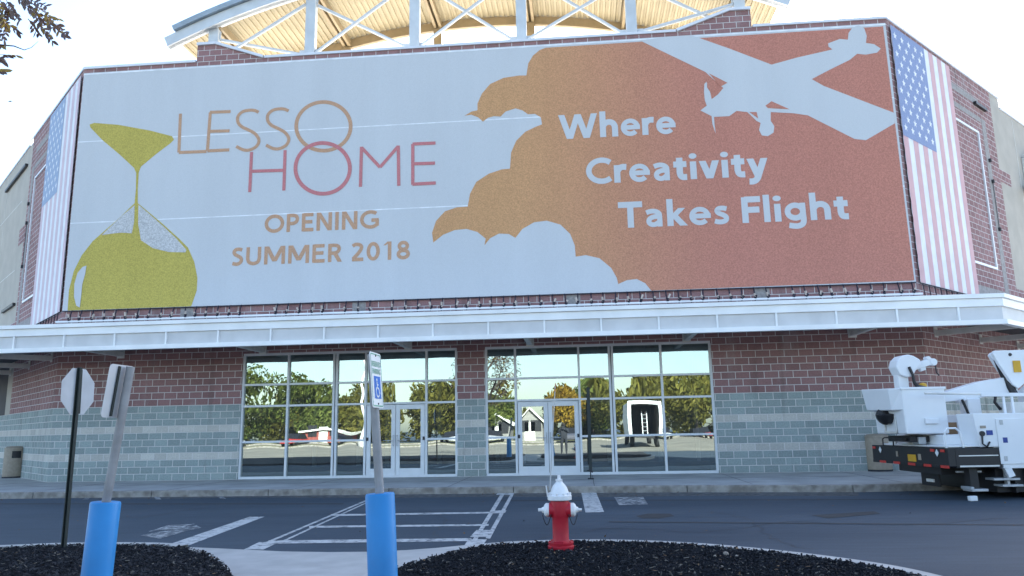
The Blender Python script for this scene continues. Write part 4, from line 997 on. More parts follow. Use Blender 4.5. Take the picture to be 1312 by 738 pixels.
tb('step_box', [(.10, .98, .0, .5, .60, .97)], BLACK); tb('step_tread', [(.16, .92, -.012, -.002, .62, .65), (.16, .92, -.012, -.002, .82, .84)], STEELG, 0)
tb('bed_deck', [(.02, 2.0, .1, 2.6, .985, 1.02), (.2, 1.2, .5, 2.3, 1.02, 1.22)], WHITEP)
ub = tb('utility_body', [(1.05, 5.2, .01, .54, .585, 1.60), (1.05, 5.2, 1.95, 2.5, .58, 1.62), (1.05, 5.2, .55, 1.95, .75, 1.1)], WHITEP, .02)
m_ = MB(); m_.prism([TT(p) for p in ((.53, .0, 1.62), (5.21, .0, 1.62), (5.21, .0, .58), (1.0, .0, .58), (.995, .0, .985), (.60, .0, .985))], nv*.55); m_.build('body_tail_fin', WHITEP, ub, bevel=.012)
for s0, s1 in ((.95, 2.35), (2.45, 3.6), (3.7, 5.1)):
    d_ = tb('compartment_door', [(s0, s1, -.02, -.002, .66, 1.52)], WHITEP, .015, ub)
tb('door_latch', [(2.16, 2.30, -.03, -.021, 1.28, 1.38)], SILV, .004, ub); tb('body_label', [(1.04, 1.13, -.024, -.0205, 1.06, 1.16)], BLUEL, 0, ub); tb('body_label', [(.75, .87, -.012, -.002, 1.21, 1.30)], BLUEL, 0, ub); tb('body_label', [(.64, .75, -.012, -.002, 1.34, 1.39)], CANB, 0, ub)
# rails of the tail
m_ = MB()
for y in (.25, .0):
    pass
m_.tube([TT(p) for p in ((-.02, .06, .98), (-.02, .06, 1.28), (.04, .06, 1.35), (.20, .06, 1.35), (.27, .06, 1.28), (.31, .06, .98))], .020, 8); m_.build('grab_rail', WHITEP, TK, smooth='auto')
m_ = MB(); m_.tube([TT(p) for p in ((-.02, 2.5, .98), (-.02, 2.5, 1.12), (.0, 2.45, 1.15), (.0, 2.1, 1.15), (-.02, 2.05, 1.12), (-.02, 2.05, .98))], .016, 8); m_.build('grab_rail', BLACK, TK, smooth='auto')
m_ = MB()
for a in (1.05, 2.25):
    for z in (.72, 1.40): m_.box(a-.03, a+.03, -.028, -.0195, z, z+.09, 0, TT)
m_.build('door_hinge', SILV, ub)
m_ = MB(); m_.tube([TT(p) for p in ((.66, -.01, 1.22), (.62, -.05, 1.05), (.70, -.05, .99), (.78, -.02, 1.08))], .018, 8); m_.lathe([(.05, 0), (.05, .03)], TT((.66, .0, 1.24)), 14, 0, tuple(-nv)); m_.build('air_line', BLACK, ub, smooth='auto')
m_ = MB(); m_.box(.05, 2.0, .09, .098, .99, 1.0, 0, TT); m_.build('deck_edge', STEELG, TK)
# wheels, mud flaps, outrigger
def wheel(s, y, r=.42, w=.26):
    m_ = MB(); c_ = TT((s, y, r+.002)); m_.lathe([(r*.62, -w/2), (r*.93, -w/2), (r, -w/2+.05), (r, w/2-.05), (r*.93, w/2), (r*.62, w/2)], c_, 28, 0, tuple(nv)); wh = m_.build('wheel', RUBBER, TK, smooth='auto')
    m_ = MB(); m_.lathe([(r*.61, -w/2+.03), (r*.5, -w/2+.06), (r*.2, -w/2+.04), (r*.18, -w/2-.01), (.02, -w/2-.01)], c_, 20, 0, tuple(nv)); m_.build('rim', SILV, wh, smooth='auto')
for y in (.25, .56, 1.95, 2.26): wheel(1.95, y)
for y in (.28, 2.2): wheel(5.9, y)
tb('mud_flap', [(.32, .36, 1.05, 1.7, .18, .62)], BLACK, 0); tb('mud_flap', [(1.25, 1.28, .1, .7, .12, .56)], BLACK, 0)
m_ = MB(); m_.box(.28, .318, 1.2, 1.45, .26, .32, 0, TT); m_.build('flap_badge', STEELG, TK)
og = MB(); og.box(.40, .56, .12, .3, .20, .62, 0, TT); og.build('outrigger_leg', BLACK, TK)
tb('outrigger_foot', [(.36, .68, .04, .34, .16, .21), (.34, .40, .02, .36, .19, .25)], SILV, .01); m_ = MB(); m_.bar(TT((.92, .12, 1.1)), TT((1.16, .06, .42)), .14, .12); m_.build('outrigger_arm', WHITEP, TK, bevel=.01)
tb('step_plate', [(.80, 1.30, .02, .3, .36, .40), (.95, 1.35, .02, .3, .24, .28), (1.1, 1.15, .1, .2, .24, .55)], SILV, .005)
tb('under_light_bar', [(.26, .75, .3, .34, .5, .53)], SILV, 0)
# bucket
bk = MB()
s0, s1, y0, y1 = -.42, .47, .72, 1.95
prof = [(y0, 0)]
bk.poly([TT(p) for p in ((s0, y0, 2.17), (s1, y0, 2.15), (s1, y0, 1.24), (s0+.02, y0, 1.24), (s0, y1, 2.19), (s1, y1, 2.15), (s1, y1, 1.24), (s0+.02, y1, 1.24), (s0, y0, 1.72), (s0, y1, 1.72), (s0-.0, y0, 1.72))], [(0, 8, 3, 2, 1), (4, 5, 6, 7, 9), (0, 4, 9, 8), (8, 9, 7, 3), (1, 2, 6, 5), (2, 3, 7, 6)])
bkt = bk.build('bucket', WHITEP, TK, bevel=.03)
lp = MB(); lp.poly([TT(p) for p in ((-.42, .75, 2.165), (-.42, 2.0, 2.185), (-.66, 1.95, 2.20), (-.58, .95, 2.17), (-.42, .75, 1.72), (-.42, 2.0, 1.72), (-.60, 1.9, 1.74), (-.53, .98, 1.72))], [(0, 1, 2, 3), (7, 6, 5, 4), (3, 2, 6, 7), (2, 1, 5, 6), (0, 3, 7, 4)])
lp.build('bucket_tray', WHITEP, bkt, bevel=.02)
tb('bucket_rim', [(-.44, .49, .70, .74, 2.13, 2.18), (-.44, .49, 1.93, 1.97, 2.13, 2.18), (.45, .49, .74, 1.93, 2.13, 2.18)], WHITEP, .008, bkt)
tb('bucket_step', [(-.02, .24, .66, .718, 1.44, 1.55)], WHITEP, .01, bkt)
tb('bucket_ladder', [(-.44, -.421, 1.05, 1.55, 1.26, 1.3), (-.44, -.421, 1.05, 1.09, 1.26, 1.6), (-.44, -.421, 1.5, 1.54, 1.26, 1.6)], STEELG, 0, bkt)
m_ = MB(); m_.lathe([(.05, -.14), (.15, -.10), (.19, 0), (.15, .11), (.04, .16)], TT((-.44, 1.45, 1.62)), 16, 0, tuple(nv)); m_.lathe([(.20, 0), (.18, .1), (.1, .2)], TT((-.5, 1.3, 1.66)), 12, 0, (.1, .1, -1)); m_.build('black_guard', BLACK, bkt, smooth='auto')
tb('bucket_mount', [(-.2, .2, 1.0, 1.9, 1.08, 1.2), (-.3, -.2, 1.1, 1.6, 1.1, 1.16)], BLACK, .01); tb('mount_bracket', [(-.05, .1, .95, 1.2, 1.03, 1.18)], SILV, .01)
tb('tail_plate', [(.05, .09, 2.1, 2.4, .98, 1.18)], STEELG, .005)
# jib winch above the bucket
jw = MB(); jw.box(-.20, .02, 1.2, 1.42, 2.10, 2.5, 0, TT)
P = [(-.26, 2.62), (-.22, 2.75), (-.12, 2.85), (.02, 2.88), (.14, 2.85), (.27, 2.77), (.28, 2.66), (.16, 2.55), (.08, 2.42), (-.06, 2.40), (-.2, 2.46)]
jw.prism([TT((a, 1.12, z)) for a, z in P], nv*.34); j_ = jw.build('jib_winch', WHITEP, bkt, bevel=.025)
m_ = MB(); m_.bar(TT((.05, 1.28, 2.58)), TT((.58, 1.28, 2.74)), .14, .13); m_.bar(TT((.30, 1.28, 2.58)), TT((.42, 1.28, 2.62)), .1, .12); m_.lathe([(.075, -.08), (.085, 0), (.075, .08)], TT((.60, 1.28, 2.72)), 14, 0, tuple(nv)); m_.lathe([(.045, -.08), (.045, .08)], TT((.50, 1.28, 2.80)), 12, 0, tuple(nv)); m_.build('jib_arm', WHITEP, bkt, bevel=.012)
m_ = MB(); m_.tube([TT(p) for p in ((.66, 1.28, 2.68), (.67, 1.28, 2.5), (.72, 1.28, 2.44))], .014, 6); m_.build('jib_hook', DARK, bkt)
m_ = MB(); m_.tube([TT(p) for p in ((.0, 1.1, 2.62), (.05, 1.08, 2.45), (.06, 1.08, 2.3), (.12, 1.08, 2.2), (.3, 1.1, 2.19))], [.03, .03, .035, .05, .02], 8); m_.build('hose', BLACK, bkt, smooth='auto')
m_ = MB(); m_.lathe([(.02, 0), (.08, .02), (.07, .08), (.02, .1)], TT((.33, 1.25, 2.19)), 12); m_.build('yellow_cap', YEL, bkt, smooth='auto')
# booms
m_ = MB(); m_.prism([TT((a, 1.12, z)) for a, z in ((.48, 2.02), (.5, 1.86), (1.2, 1.92), (2.25, 2.07), (2.25, 2.40), (1.5, 2.29))], nv*.30); m_.build('lower_boom', WHITEP, TK, bevel=.015)
kn = MB()
for y, sh in ((1.0, -.22), (1.44, 0)): kn.prism([TT((a+sh, y, z)) for a, z in ((1.96, 2.86), (2.02, 2.92), (2.35, 2.92), (2.85, 2.93), (3.2, 2.9), (3.2, 2.62), (2.72, 2.60), (2.68, 2.32), (2.4, 2.12), (2.3, 2.2), (2.05, 2.66))], nv*.09)
k_ = kn.build('boom_knuckle', WHITEP, TK, bevel=.012)
m_ = MB(); m_.box(2.13, 2.28, .975, .997, 2.46, 2.70, 0, TT); m_.build('warning_label', YEL, k_)
m_ = MB(); m_.box(2.48, 2.68, .975, .997, 2.76, 2.85, 0, TT); m_.build('warning_label', REDT, k_)
m_ = MB()
for a, z in ((2.32, 2.83), (2.62, 2.36), (2.9, 2.7)): m_.lathe([(.035, 0), (.03, .02)], TT((a-.22, 1.0, z)), 12, 0, tuple(-nv))
m_.build('pivot_pin', DARK, k_)
m_ = MB(); m_.tube([TT(p) for p in ((1.95, 1.2, 2.75), (2.02, 1.18, 2.45), (2.08, 1.12, 2.2), (2.14, 1.08, 2.0))], .075, 8); m_.build('hydraulic_hose', BLACK, TK, smooth='auto')
m_ = MB(); m_.prism([TT((a, 1.02, z)) for a, z in ((2.35, 2.05), (2.6, 2.25), (5.4, 2.35), (5.4, 2.05), (2.6, 1.95))], nv*.34); m_.build('boom_link', WHITEP, TK, bevel=.012); m_ = MB(); m_.prism([TT((a, 1.1, z)) for a, z in ((2.9, 2.62), (2.9, 2.88), (6.6, 2.95), (6.6, 2.7))], nv*.26); m_.build('upper_boom', WHITEP, TK, bevel=.012)
m_ = MB(); m_.box(1.14, 1.42, 1.1, 1.4, 1.2, 1.95, 0, TT); m_.bar(TT((1.12, 1.2, 1.95)), TT((.98, 1.2, 1.9)), .2, .1); m_.build('boom_rest', WHITEP, TK, bevel=.02); m_ = MB(); m_.box(2.6, 3.3, .8, 1.7, 1.1, 2.1, 0, TT); m_.build('boom_pedestal', WHITEP, TK, bevel=.03)
m_ = MB(); m_.tube([TT(p) for p in ((1.0, 1.05, 1.92), (1.06, 1.05, 1.75), (1.15, 1.05, 1.45))], .028, 8); m_.tube([TT(p) for p in ((1.62, .9, 2.0), (1.58, .9, 1.85), (1.68, .9, 1.7))], .03, 8); m_.build('cable', BLACK, TK, smooth='auto')
# pole rack along the side
m_ = MB(); m_.tube([TT((-.12, .42, 2.04)), TT((1.2, .42, 2.00))], .022, 8); m_.build('rack_pole', STEELG, TK)
m_ = MB(); m_.bar(TT((1.0, .42, 1.99)), TT((5.2, .42, 1.94)), .06, .07)
for a in (1.45, 1.62, 2.02, 2.6, 3.2): m_.box(a-.02, a+.02, .40, .44, 1.6, 1.97, 0, TT)
m_.build('side_rack', WHITEP, TK, bevel=.006)
tb('tool_box', [(1.7, 2.2, .6, 1.0, 1.62, 1.84)], STEELG)
# cab, outside the frame
m_ = MB(); m_.prism([TT((a, .15, z)) for a, z in ((5.35, .6), (5.35, 2.2), (6.3, 2.2), (6.75, 1.45), (7.7, 1.35), (7.7, .6))], nv*2.2); cb = m_.build('cab', WHITEP, TK, bevel=.05)
m_ = MB(); m_.prism([TT((a, .145, z)) for a, z in ((5.55, 1.45), (5.55, 2.0), (6.2, 2.0), (6.55, 1.45))], nv*-.004); m_.build('cab_window', BLACK, cb)
p = TT((.62, 1.2, 1.224)); o = MB().box(.45, .80, 1.0, 1.35, 1.224, 1.46, 0, TT).build('cardboard_box', CARDB, None, bevel=.004); tag(o, 'brown cardboard box standing on the truck bed behind the bucket', 'box')

# ------------------------------------------------------------------ trees
def leaf_mat(name, a, b):
    m = mat(name, b, .7, c2=a, scale=1.1, spec=.25); return m
GRN = leaf_mat('green_leaves', (.065, .095, .018), (.165, .185, .042)); OLV = leaf_mat('olive_leaves', (.085, .088, .016), (.21, .185, .036)); GOLD = leaf_mat('golden_leaves', (.2, .13, .015), (.42, .26, .03))
LOCL = mat('locust_leaves', (.15, .105, .085), .6, c2=(.07, .048, .055), scale=14); LOCY = mat('yellowing_leaves', (.30, .20, .02), .6, c2=(.11, .085, .02), scale=10)
def crown(mb, c, rx, rz, n, ls, clumps=16, mi=0):
    C_ = []
    for k in range(clumps):
        while True:
            v = Vector((rnd.uniform(-1, 1), rnd.uniform(-1, 1), rnd.uniform(-1, 1)))
            if .25 < v.length < 1: break
        C_.append((Vector((v.x*rx*.75, v.y*rx*.75, v.z*rz*.75)), rnd.uniform(.25, .45)))
    for i in range(n):
        cc_, rr_ = rnd.choice(C_)
        v = Vector((rnd.gauss(0, 1), rnd.gauss(0, 1), rnd.gauss(0, 1))).normalized()*rnd.random()**.4
        p = c+cc_+Vector((v.x*rx, v.y*rx, v.z*rz))*rr_
        a = Vector((rnd.gauss(0, 1), rnd.gauss(0, 1), rnd.gauss(0, 1))).normalized(); b = a.orthogonal().normalized(); s_ = ls*rnd.uniform(.6, 1.3)
        mb.face([p+a*s_, p+b*s_*.5, p-a*s_, p-b*s_*.5], mi)
    return C_
def tree(label, cat_loc, h, r, m, n=8000, group=None, z0=.9):
    x, y = cat_loc; base = Vector((x, y, GZ))
    T = thing('broadleaf_tree', base, label, 'tree', group)
    cc_ = base+Vector((0, 0, (h+z0)/2)); mb = MB(); cl = crown(mb, cc_, r, (h-z0)/2, n, .26); mb.build('crown', m, T)
    mb = MB(); mb.tube([base-Vector((0, 0, .1)), base+Vector((.05, 0, z0)), base+Vector((.1, .1, h*.6))], [.22, .17, .07], 8)
    for d, rr_ in cl[:7]: mb.tube([base+Vector((.05, 0, z0*.8)), base+Vector((.05, 0, z0))*.5+(cc_+d)*.5, cc_+d], [.09, .06, .02], 6)
    mb.build('trunk', BARK, T, smooth='auto')
    return T
G = 'trees across the parking lot seen in the glass'
tr = [(x, y, h, r*1.3, m) for x, y, h, r, m in [(-39, -70, 10.2, 5.2, GRN), (-31, -72, 9.0, 4.6, GRN), (-24, -74, 7.6, 4.2, OLV), (-14, -76, 8.2, 4.6, OLV), (-8, -73, 6.4, 3.4, GRN), (2.2, -72, 7.0, 2.4, GOLD), (10, -68, 8.6, 5.0, OLV), (17, -70, 9.2, 5.4, OLV), (24, -72, 9.5, 5.2, GRN), (5, -80, 7.5, 4.4, GRN), (-47, -68, 9.6, 5.0, GRN), (32, -70, 9, 5, OLV)]]
desc = ['tallest dark green tree at the far left of the lot', 'olive tree second along the far side of the lot', 'low olive tree behind the parked red car', 'broad olive tree behind the light pole', 'short green tree between the shed and the golden tree', 'golden yellow tree opposite the entrance doors', 'round olive tree behind the open box truck', 'broad olive tree right of the open box truck', 'dark green tree at the right end of the lot', 'green tree standing furthest back behind the cars', 'dark green tree beyond the left end of the lot', 'olive tree beyond the right end of the lot']
for (x, y, h, r, m), d in zip(tr, desc): tree(d, (x, y), h, r, m, group=G)
mb = MB()
for i in range(60):
    crown(mb, Vector((-75+i*2.6, -84+rnd.uniform(-3, 3), 2.4)), 3.2, rnd.uniform(3.2, 5.4), 650, .42, 7)
o = mb.build('distant_trees', OLV); tag(o, 'low wooded line far across the road behind the lot', 'trees', kind='stuff')
# locust with drooping fronds at the upper left corner
LT = thing('locust_tree', (-1.9, -20.3, GZ), 'locust tree with drooping feathery leaves reaching into the upper left corner', 'tree')
mb = MB(); base = Vector((-1.9, -20.3, GZ))
mb.tube([base-Vector((0, 0, .1)), base+Vector((.05, .1, 1.8)), base+Vector((.2, .3, 3.2)), base+Vector((.1, .2, 6))], [.14, .11, .08, .03], 10)
YT = -18.0
tip = at(-60, -20, YT)
mb.tube([base+Vector((.1, .15, 2.4)), base+Vector((.9, 1.2, 3.9)), tip, at(20, -6, YT), at(46, 7, YT), at(62, 18, YT)], [.06, .045, .018, .008, .004, .002], 7)
mb.tube([base+Vector((.1, .2, 2.6)), base+Vector((.9, 1.5, 3.3)), at(-40, 58, YT), at(-5, 57, YT), at(18, 59, YT), at(31, 64, YT), at(40, 61, YT), at(49, 53, YT)], [.05, .03, .012, .006, .0045, .003, .002, .001], 6)
for k in range(9):
    a = rnd.uniform(0, 6.28); mb.tube([base+Vector((.1, .2, 2.2+k*.35)), base+Vector((.1+1.0*math.cos(a), .1+.9*math.sin(a), 3.4+k*.35)), base+Vector((.1+1.7*math.cos(a), -.2+1.5*math.sin(a), 4.2+k*.35))], [.05, .03, .01], 6)
mb.build('trunk', BARK, LT, smooth='auto')
lf = MB()
def frond(p0, p1, n, ln_, y=YT, mi=0):
    a, b = at(*p0, y), at(*p1, y+rnd.uniform(-.15, .15)); dv = (b-a); L_ = dv.length; dn = dv.normalized()
    lf.bar(a, b, .004, .004, 0)
    for i in range(n):
        for sd in (-1, 1):
            p = a+dv*((i+.5)/n); side = dn.cross(Vector((0, 1, 0))).normalized()*sd
            dr = (dn*.75+side*rnd.uniform(.3, .8)+Vector((0, rnd.uniform(-.5, .5), -.25))).normalized(); q = dr.cross(Vector((rnd.uniform(-.6, .6), 1, rnd.uniform(-.6, .6)))).normalized()
            l = ln_*rnd.uniform(.7, 1.2); w = l*.21
            lf.face([p, p+dr*l*.35+q*w, p+dr*l*.7+q*w*.8, p+dr*l, p+dr*l*.7-q*w*.8, p+dr*l*.35-q*w], mi if rnd.random() > .12 else 1)
fr = [((20, -6), (84, 47), 9, 0), ((44, 6), (70, 26), 5, 1), ((22, -4), (48, 20), 6, 0), ((8, 0), (25, 28), 6, 0), ((12, 3), (18, 18), 4, 0), ((36, 24), (50, 44), 5, 0), ((46, 22), (68, 54), 7, 0), ((58, 14), (66, 37), 4, 0), ((40, 10), (55, 30), 5, 0), ((0, 10), (8, 44), 6, 0), ((-4, 20), (23, 41), 5, 0), ((-5, 35), (6, 52), 4, 0), ((0, 0), (12, 22), 5, 0), ((-8, -5), (10, 38), 7, 1), ((0, 70), (23, 71), 3, 0), ((-6, 74), (6, 78), 3, 0), ((-5, 90), (6, 91), 2, 0), ((58, 18), (76, 24), 3, 1), ((72, 30), (85, 46), 4, 0), ((-20, 0), (0, 30), 6, 0), ((-25, 10), (2, 60), 6, 0), ((28, -4), (60, 8), 6, 0)]
for p0, p1, n, mi in fr: frond(p0, p1, n+1, .052, YT, mi)
p = at(13, 130, YT); lf.face([p+Vector((-.02, 0, .002)), p+Vector((0, 0, .006)), p+Vector((.02, 0, 0)), p+Vector((0, 0, -.004))])
for i in range(9000):
    while True:
        v = Vector((rnd.uniform(-1, 1), rnd.uniform(-1, 1), rnd.uniform(-1, 1)))
        if .2 < v.length < 1: break
    p = base+Vector((.0+v.x*2.2, -.9+v.y*2.2, 4.6+v.z*2.0))
    if math.sin(p.x*5)+math.sin(p.y*4.3+1)+math.sin(p.z*5.1) < -.1: continue
    a = Vector((rnd.gauss(0, 1), rnd.gauss(0, 1), rnd.gauss(0, .6)-.4)).normalized(); b = a.orthogonal().normalized(); s_ = rnd.uniform(.04, .09)
    lf.face([p, p+a*s_+b*s_*.4, p+a*s_*2, p+a*s_-b*s_*.4], 1 if rnd.random() < .25 else 0)
lf.build('crown', [LOCL, LOCY], LT)

# ------------------------------------------------------------------ the far side of the lot, mirrored in the glass
GRASS = mat('dry_grass', (.12, .13, .04), .95, c2=(.18, .15, .06), scale=2)
mb = MB(); mb.face([(-90, -60, GZ+.003), (90, -60, GZ+.003), (90, -23.5, GZ+.003), (-90, -23.5, GZ+.003)]); struct(mb.build('lot_sun_tint', mat('sun_tinted_asphalt', (.19, .175, .145), .9, var=.2, scale=.4)))  # far lot coloured paler and tan in place of stronger sunlight
mb = MB(); mb.box(-80, 80, -64, -60, GZ-.05, GZ+.12); struct(mb.build('grass_verge', GRASS))
mb = MB(); mb.box(-80, 80, -60, -59.8, GZ-.05, GZ+.13); mb.box(-30, 2, -47, -46.8, GZ-.05, GZ+.13); struct(mb.build('lot_kerb', KERBM))
mb = MB(); mb.box(-30, 2, -50, -47, GZ-.05, GZ+.12); struct(mb.build('lot_island', GRASS))
def car(x, y, yaw, col, label):
    T = thing('parked_car', (x, y, GZ), label, 'car', 'cars parked across the lot'); o = Vector((x, y, GZ)); c_, s_ = math.cos(yaw), math.sin(yaw)
    Q = lambda p: o+Vector((p[0]*c_-p[1]*s_, p[0]*s_+p[1]*c_, p[2])); cm = mat('car_paint', col, .3)
    m_ = MB(); m_.prism([Q((a, -.88, z)) for a, z in ((-2.2, .3), (-2.25, .75), (-2.0, .9), (-1.5, .95), (1.1, .95), (2.1, .8), (2.25, .55), (2.2, .3))], Q((0, 1.76, 0))-o); b_ = m_.build('body', cm, T, bevel=.06)
    m_ = MB(); v = [Q(p) for p in ((-1.8, -.8, .95), (-1.3, -.68, 1.45), (.3, -.68, 1.47), (1.2, -.8, .95), (-1.8, .8, .95), (-1.3, .68, 1.45), (.3, .68, 1.47), (1.2, .8, .95))]; m_.poly(v, [(0, 1, 2, 3), (7, 6, 5, 4), (0, 4, 5, 1), (2, 6, 7, 3)]); m_.build('window', BLACK, T)
    m_ = MB(); m_.poly([Q(p) for p in ((-1.3, -.68, 1.452), (.3, -.68, 1.472), (.3, .68, 1.472), (-1.3, .68, 1.452))], [(0, 1, 2, 3)]); m_.build('car_roof', cm, T)
    for a in (-1.4, 1.4):
        for b in (-.8, .8): m_ = MB(); m_.lathe([(.2, -.1), (.32, -.1), (.33, 0), (.32, .1), (.2, .1)], Q((a, b, .33)), 18, 0, (-s_, c_, 0)); m_.build('wheel', RUBBER, T, smooth='auto')
for a in ((-27, -57.2, 1.57, (.55, .04, .03), 'bright red car parked left across the lot'), (-22, -57.5, 1.6, (.5, .1, .06), 'rusty red car beside the bright red one'), (-10, -57, 1.57, (.65, .65, .66), 'white car parked nearest the white shed'), (-5.5, -57.4, 1.5, (.5, .5, .52), 'silver car parked beside the white one'), (11.8, -57, 1.57, (.7, .7, .7), 'white car parked right of the box truck'), (2.5, -57, 1.6, (.08, .08, .1), 'dark car parked opposite the doors'), (15.5, -57.3, 1.57, (.4, .05, .06), 'maroon car at the right end of the row'), (-34, -57, 1.57, (.6, .62, .64), 'pale gray car at the left end of the row')): car(*a)
# open box truck
bt = thing('box_truck', (7.85, -31, GZ), 'white box truck with its open rear facing the store', 'truck')
def bb(name, l, m, p=None): m_ = MB(); [m_.box(*q) for q in l]; return m_.build(name, m, p or bt, bevel=.02)
bb('cargo_box', [(6.85, 6.98, -35.5, -29.5, .75, 2.85), (8.72, 8.85, -35.5, -29.5, .75, 2.85), (6.98, 8.72, -35.5, -29.5, 2.72, 2.85), (6.98, 8.72, -35.5, -35.3, .75, 2.72), (6.85, 8.85, -35.5, -29.45, .6, .75)], WHITEP)
bb('cargo_lining', [(6.981, 7.0, -35.2, -29.6, .76, 2.71), (8.70, 8.719, -35.2, -29.6, .76, 2.71), (7.0, 8.7, -35.29, -35.2, .76, 2.71), (7.0, 8.7, -35.2, -29.6, 2.70, 2.715)], mat('dim_cargo_lining', (.10, .085, .07), .8))
bb('rear_door_frame', [(6.78, 7.0, -29.5, -29.4, .6, 2.92), (8.70, 8.92, -29.5, -29.4, .6, 2.92), (7.0, 8.70, -29.5, -29.4, 2.70, 2.92)], WHITEP)
bb('cab', [(6.95, 8.75, -37.6, -35.6, .5, 2.2)], WHITEP); bb('chassis', [(7.3, 8.4, -37, -29.6, .35, .6)], BLACK)
for y in (-31, -36.6):
    for x in (7.1, 8.6): m_ = MB(); m_.lathe([(.2, -.13), (.40, -.13), (.42, 0), (.40, .13), (.2, .13)], (x, y, GZ+.422), 18, 0, (1, 0, 0)); m_.build('wheel', RUBBER, bt, smooth='auto')
o = MB(); o.bar((7.7, -29.7, .76), (7.7, -30.2, 2.3), .04, .06); o.bar((8.0, -29.7, .76), (8.0, -30.2, 2.3), .04, .06)
for k in range(6): o.bar((7.7, -29.76-k*.07, .95+k*.23), (8.0, -29.76-k*.07, .95+k*.23), .03, .03)
tag(o.build('ladder', SILV), 'aluminium ladder leaning inside the open box truck', 'ladder')
# light pole, shed and house
lp_ = thing('light_pole', (-16.3, -45, GZ), 'tall white parking lot light pole on a concrete base', 'lamp post'); m_ = MB(); m_.lathe([(.13, .7), (.09, 9.5)], (-16.3, -45, GZ), 14); m_.build('pole', WHITEP, lp_, smooth='auto'); m_ = MB(); m_.lathe([(.3, 0), (.3, .72)], (-16.3, -45, GZ), 20); m_.build('concrete_base', RAMPM, lp_, smooth='auto'); m_ = MB(); m_.box(-17.1, -15.5, -45.15, -44.85, 9.3, 9.45); m_.build('lamp_head', STEELG, lp_)
def house(name, x0, x1, y0, y1, h, rh, wm, rm, label):
    T = thing(name, ((x0+x1)/2, (y0+y1)/2, GZ), label, 'building'); m_ = MB(); m_.box(x0, x1, y0, y1, GZ, h); xm = (x0+x1)/2
    for y in (y0, y1): m_.face([(x0, y, h), (x1, y, h), (xm, y, h+rh)])
    m_.build('wall', wm, T); m_ = MB(); m_.prism([(x0-.3, y1+.3, h-.1), (xm, y1+.3, h+rh+.06), (xm, y1+.3, h+rh+.22), (x0-.3, y1+.3, h+.1)], (0, y0-y1-.6, 0)); m_.prism([(x1+.3, y1+.3, h-.1), (xm, y1+.3, h+rh+.06), (xm, y1+.3, h+rh+.22), (x1+.3, y1+.3, h+.1)], (0, y0-y1-.6, 0)); m_.build('roof', rm, T)
    m_ = MB(); m_.box(xm-.5, xm+.5, y1, y1+.04, GZ, 2.0); m_.build('door', STEELG, T)
    for x in (x0+.25*(x1-x0), x0+.75*(x1-x0)): m_ = MB(); m_.box(x-.5, x+.5, y1, y1+.04, 1.0, 2.2); m_.build('window', BLACK, T)
RDW = mat('red_siding', (.26, .06, .045), .7)
OFFW = mat('dull_white_siding', (.24, .23, .215), .8)
house('white_shed', -8, -5.2, -74, -70, 1.8, 1.1, OFFW, STEELG, 'white gabled shed behind the white parked car'); house('white_house', -3.4, -1.0, -66.5, -64, 1.9, 1.5, OFFW, STEELG, 'small white gabled booth near the golden tree')
house('red_shop', -29.5, -24.5, -71, -66, 1.5, .15, RDW, STEELG, 'long low red shop behind the red cars'); house('red_barn', 20, 24, -71, -66, 1.5, .4, RDW, STEELG, 'low red shed behind the maroon car')
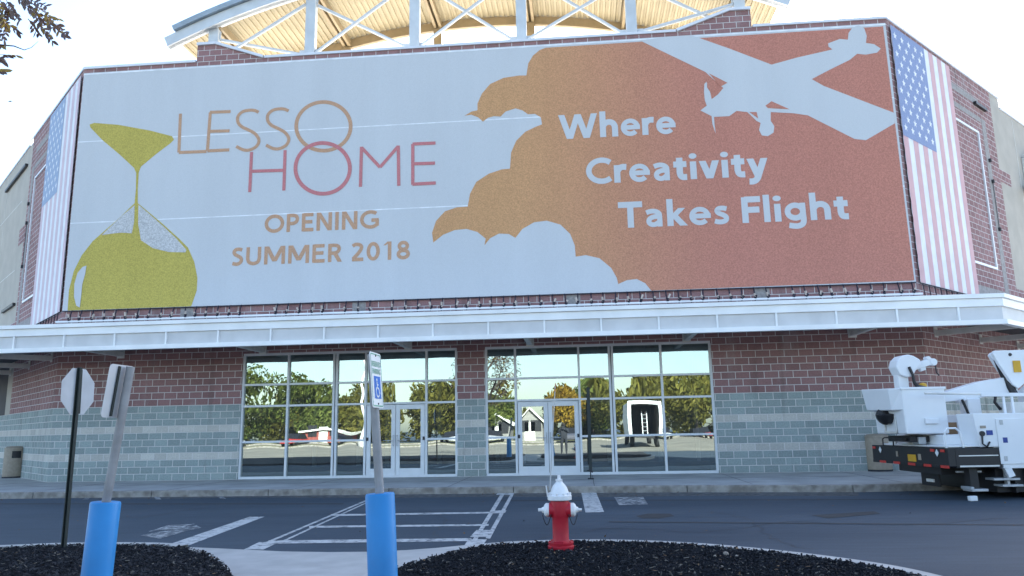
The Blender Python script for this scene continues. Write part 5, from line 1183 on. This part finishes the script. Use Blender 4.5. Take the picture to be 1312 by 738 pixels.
# the person taking the picture
PS = thing('photographer', (2.55, CP.y-.6, GZ), 'person in dark clothes mirrored in the glass door, holding up a phone', 'person')
def person(o):
    J = {'pel': (0, 0, .95), 'sp': (0, 0, 1.15), 'ch': (0, 0, 1.36), 'nk': (0, .02, 1.50), 'hd': (0, .04, 1.60), 'ht': (0, .03, 1.74),
         'sl': (-.19, 0, 1.42), 'sr': (.19, 0, 1.42), 'el': (-.27, .12, 1.2), 'er': (.27, .12, 1.2), 'wl': (-.12, .26, 1.44), 'wr': (.12, .26, 1.44), 'hl': (-.075, .28, 1.5), 'hr': (.075, .28, 1.5),
         'al': (-.1, 0, .9), 'ar': (.1, 0, .9), 'kl': (-.12, .02, .5), 'kr': (.12, .02, .5), 'fl': (-.13, -.02, .09), 'fr': (.13, -.02, .09), 'tl': (-.15, .14, .04), 'tr': (.15, .14, .04)}
    E_ = [('pel', 'sp'), ('sp', 'ch'), ('ch', 'nk'), ('nk', 'hd'), ('hd', 'ht'), ('ch', 'sl'), ('ch', 'sr'), ('sl', 'el'), ('sr', 'er'), ('el', 'wl'), ('er', 'wr'), ('wl', 'hl'), ('wr', 'hr'), ('pel', 'al'), ('pel', 'ar'), ('al', 'kl'), ('ar', 'kr'), ('kl', 'fl'), ('kr', 'fr'), ('fl', 'tl'), ('fr', 'tr')]
    rad = dict(pel=.19, sp=.17, ch=.19, nk=.06, hd=.095, ht=.07, sl=.07, sr=.07, el=.05, er=.05, wl=.036, wr=.036, hl=.035, hr=.035, al=.125, ar=.125, kl=.085, kr=.085, fl=.06, fr=.06, tl=.035, tr=.035)
    ks = list(J); me = bpy.data.meshes.new('body'); me.from_pydata([J[k] for k in ks], [(ks.index(a), ks.index(b)) for a, b in E_], [])
    ob = bpy.data.objects.new('body', me); COL.objects.link(ob); ob.parent = o; me.materials.append(mat('dark_clothes', (.02, .022, .03), .9))
    md = ob.modifiers.new('skin', 'SKIN'); sv = me.skin_vertices[0].data
    for i, k in enumerate(ks): sv[i].radius = (rad[k], rad[k]*.85); sv[i].use_root = (k == 'pel')
    md2 = ob.modifiers.new('sub', 'SUBSURF'); md2.levels = 2; md2.render_levels = 2
    hm = MB(); L_ = o.location; hm.lathe([(.03, -.02), (.1, .02), (.108, .08), (.09, .13), (.03, .16)], L_+Vector((0, .015, 1.60)), 18); hm.build('hair', mat('dark_hair', (.015, .01, .008), .8), o, smooth=True)
    return ob
person(PS)
o = MB(); o.box(2.47, 2.63, CP.y-.295, CP.y-.285, 1.32, 1.41); tag(o.build('mobile_phone', BLACK), 'black phone held up by the person mirrored in the door', 'phone')
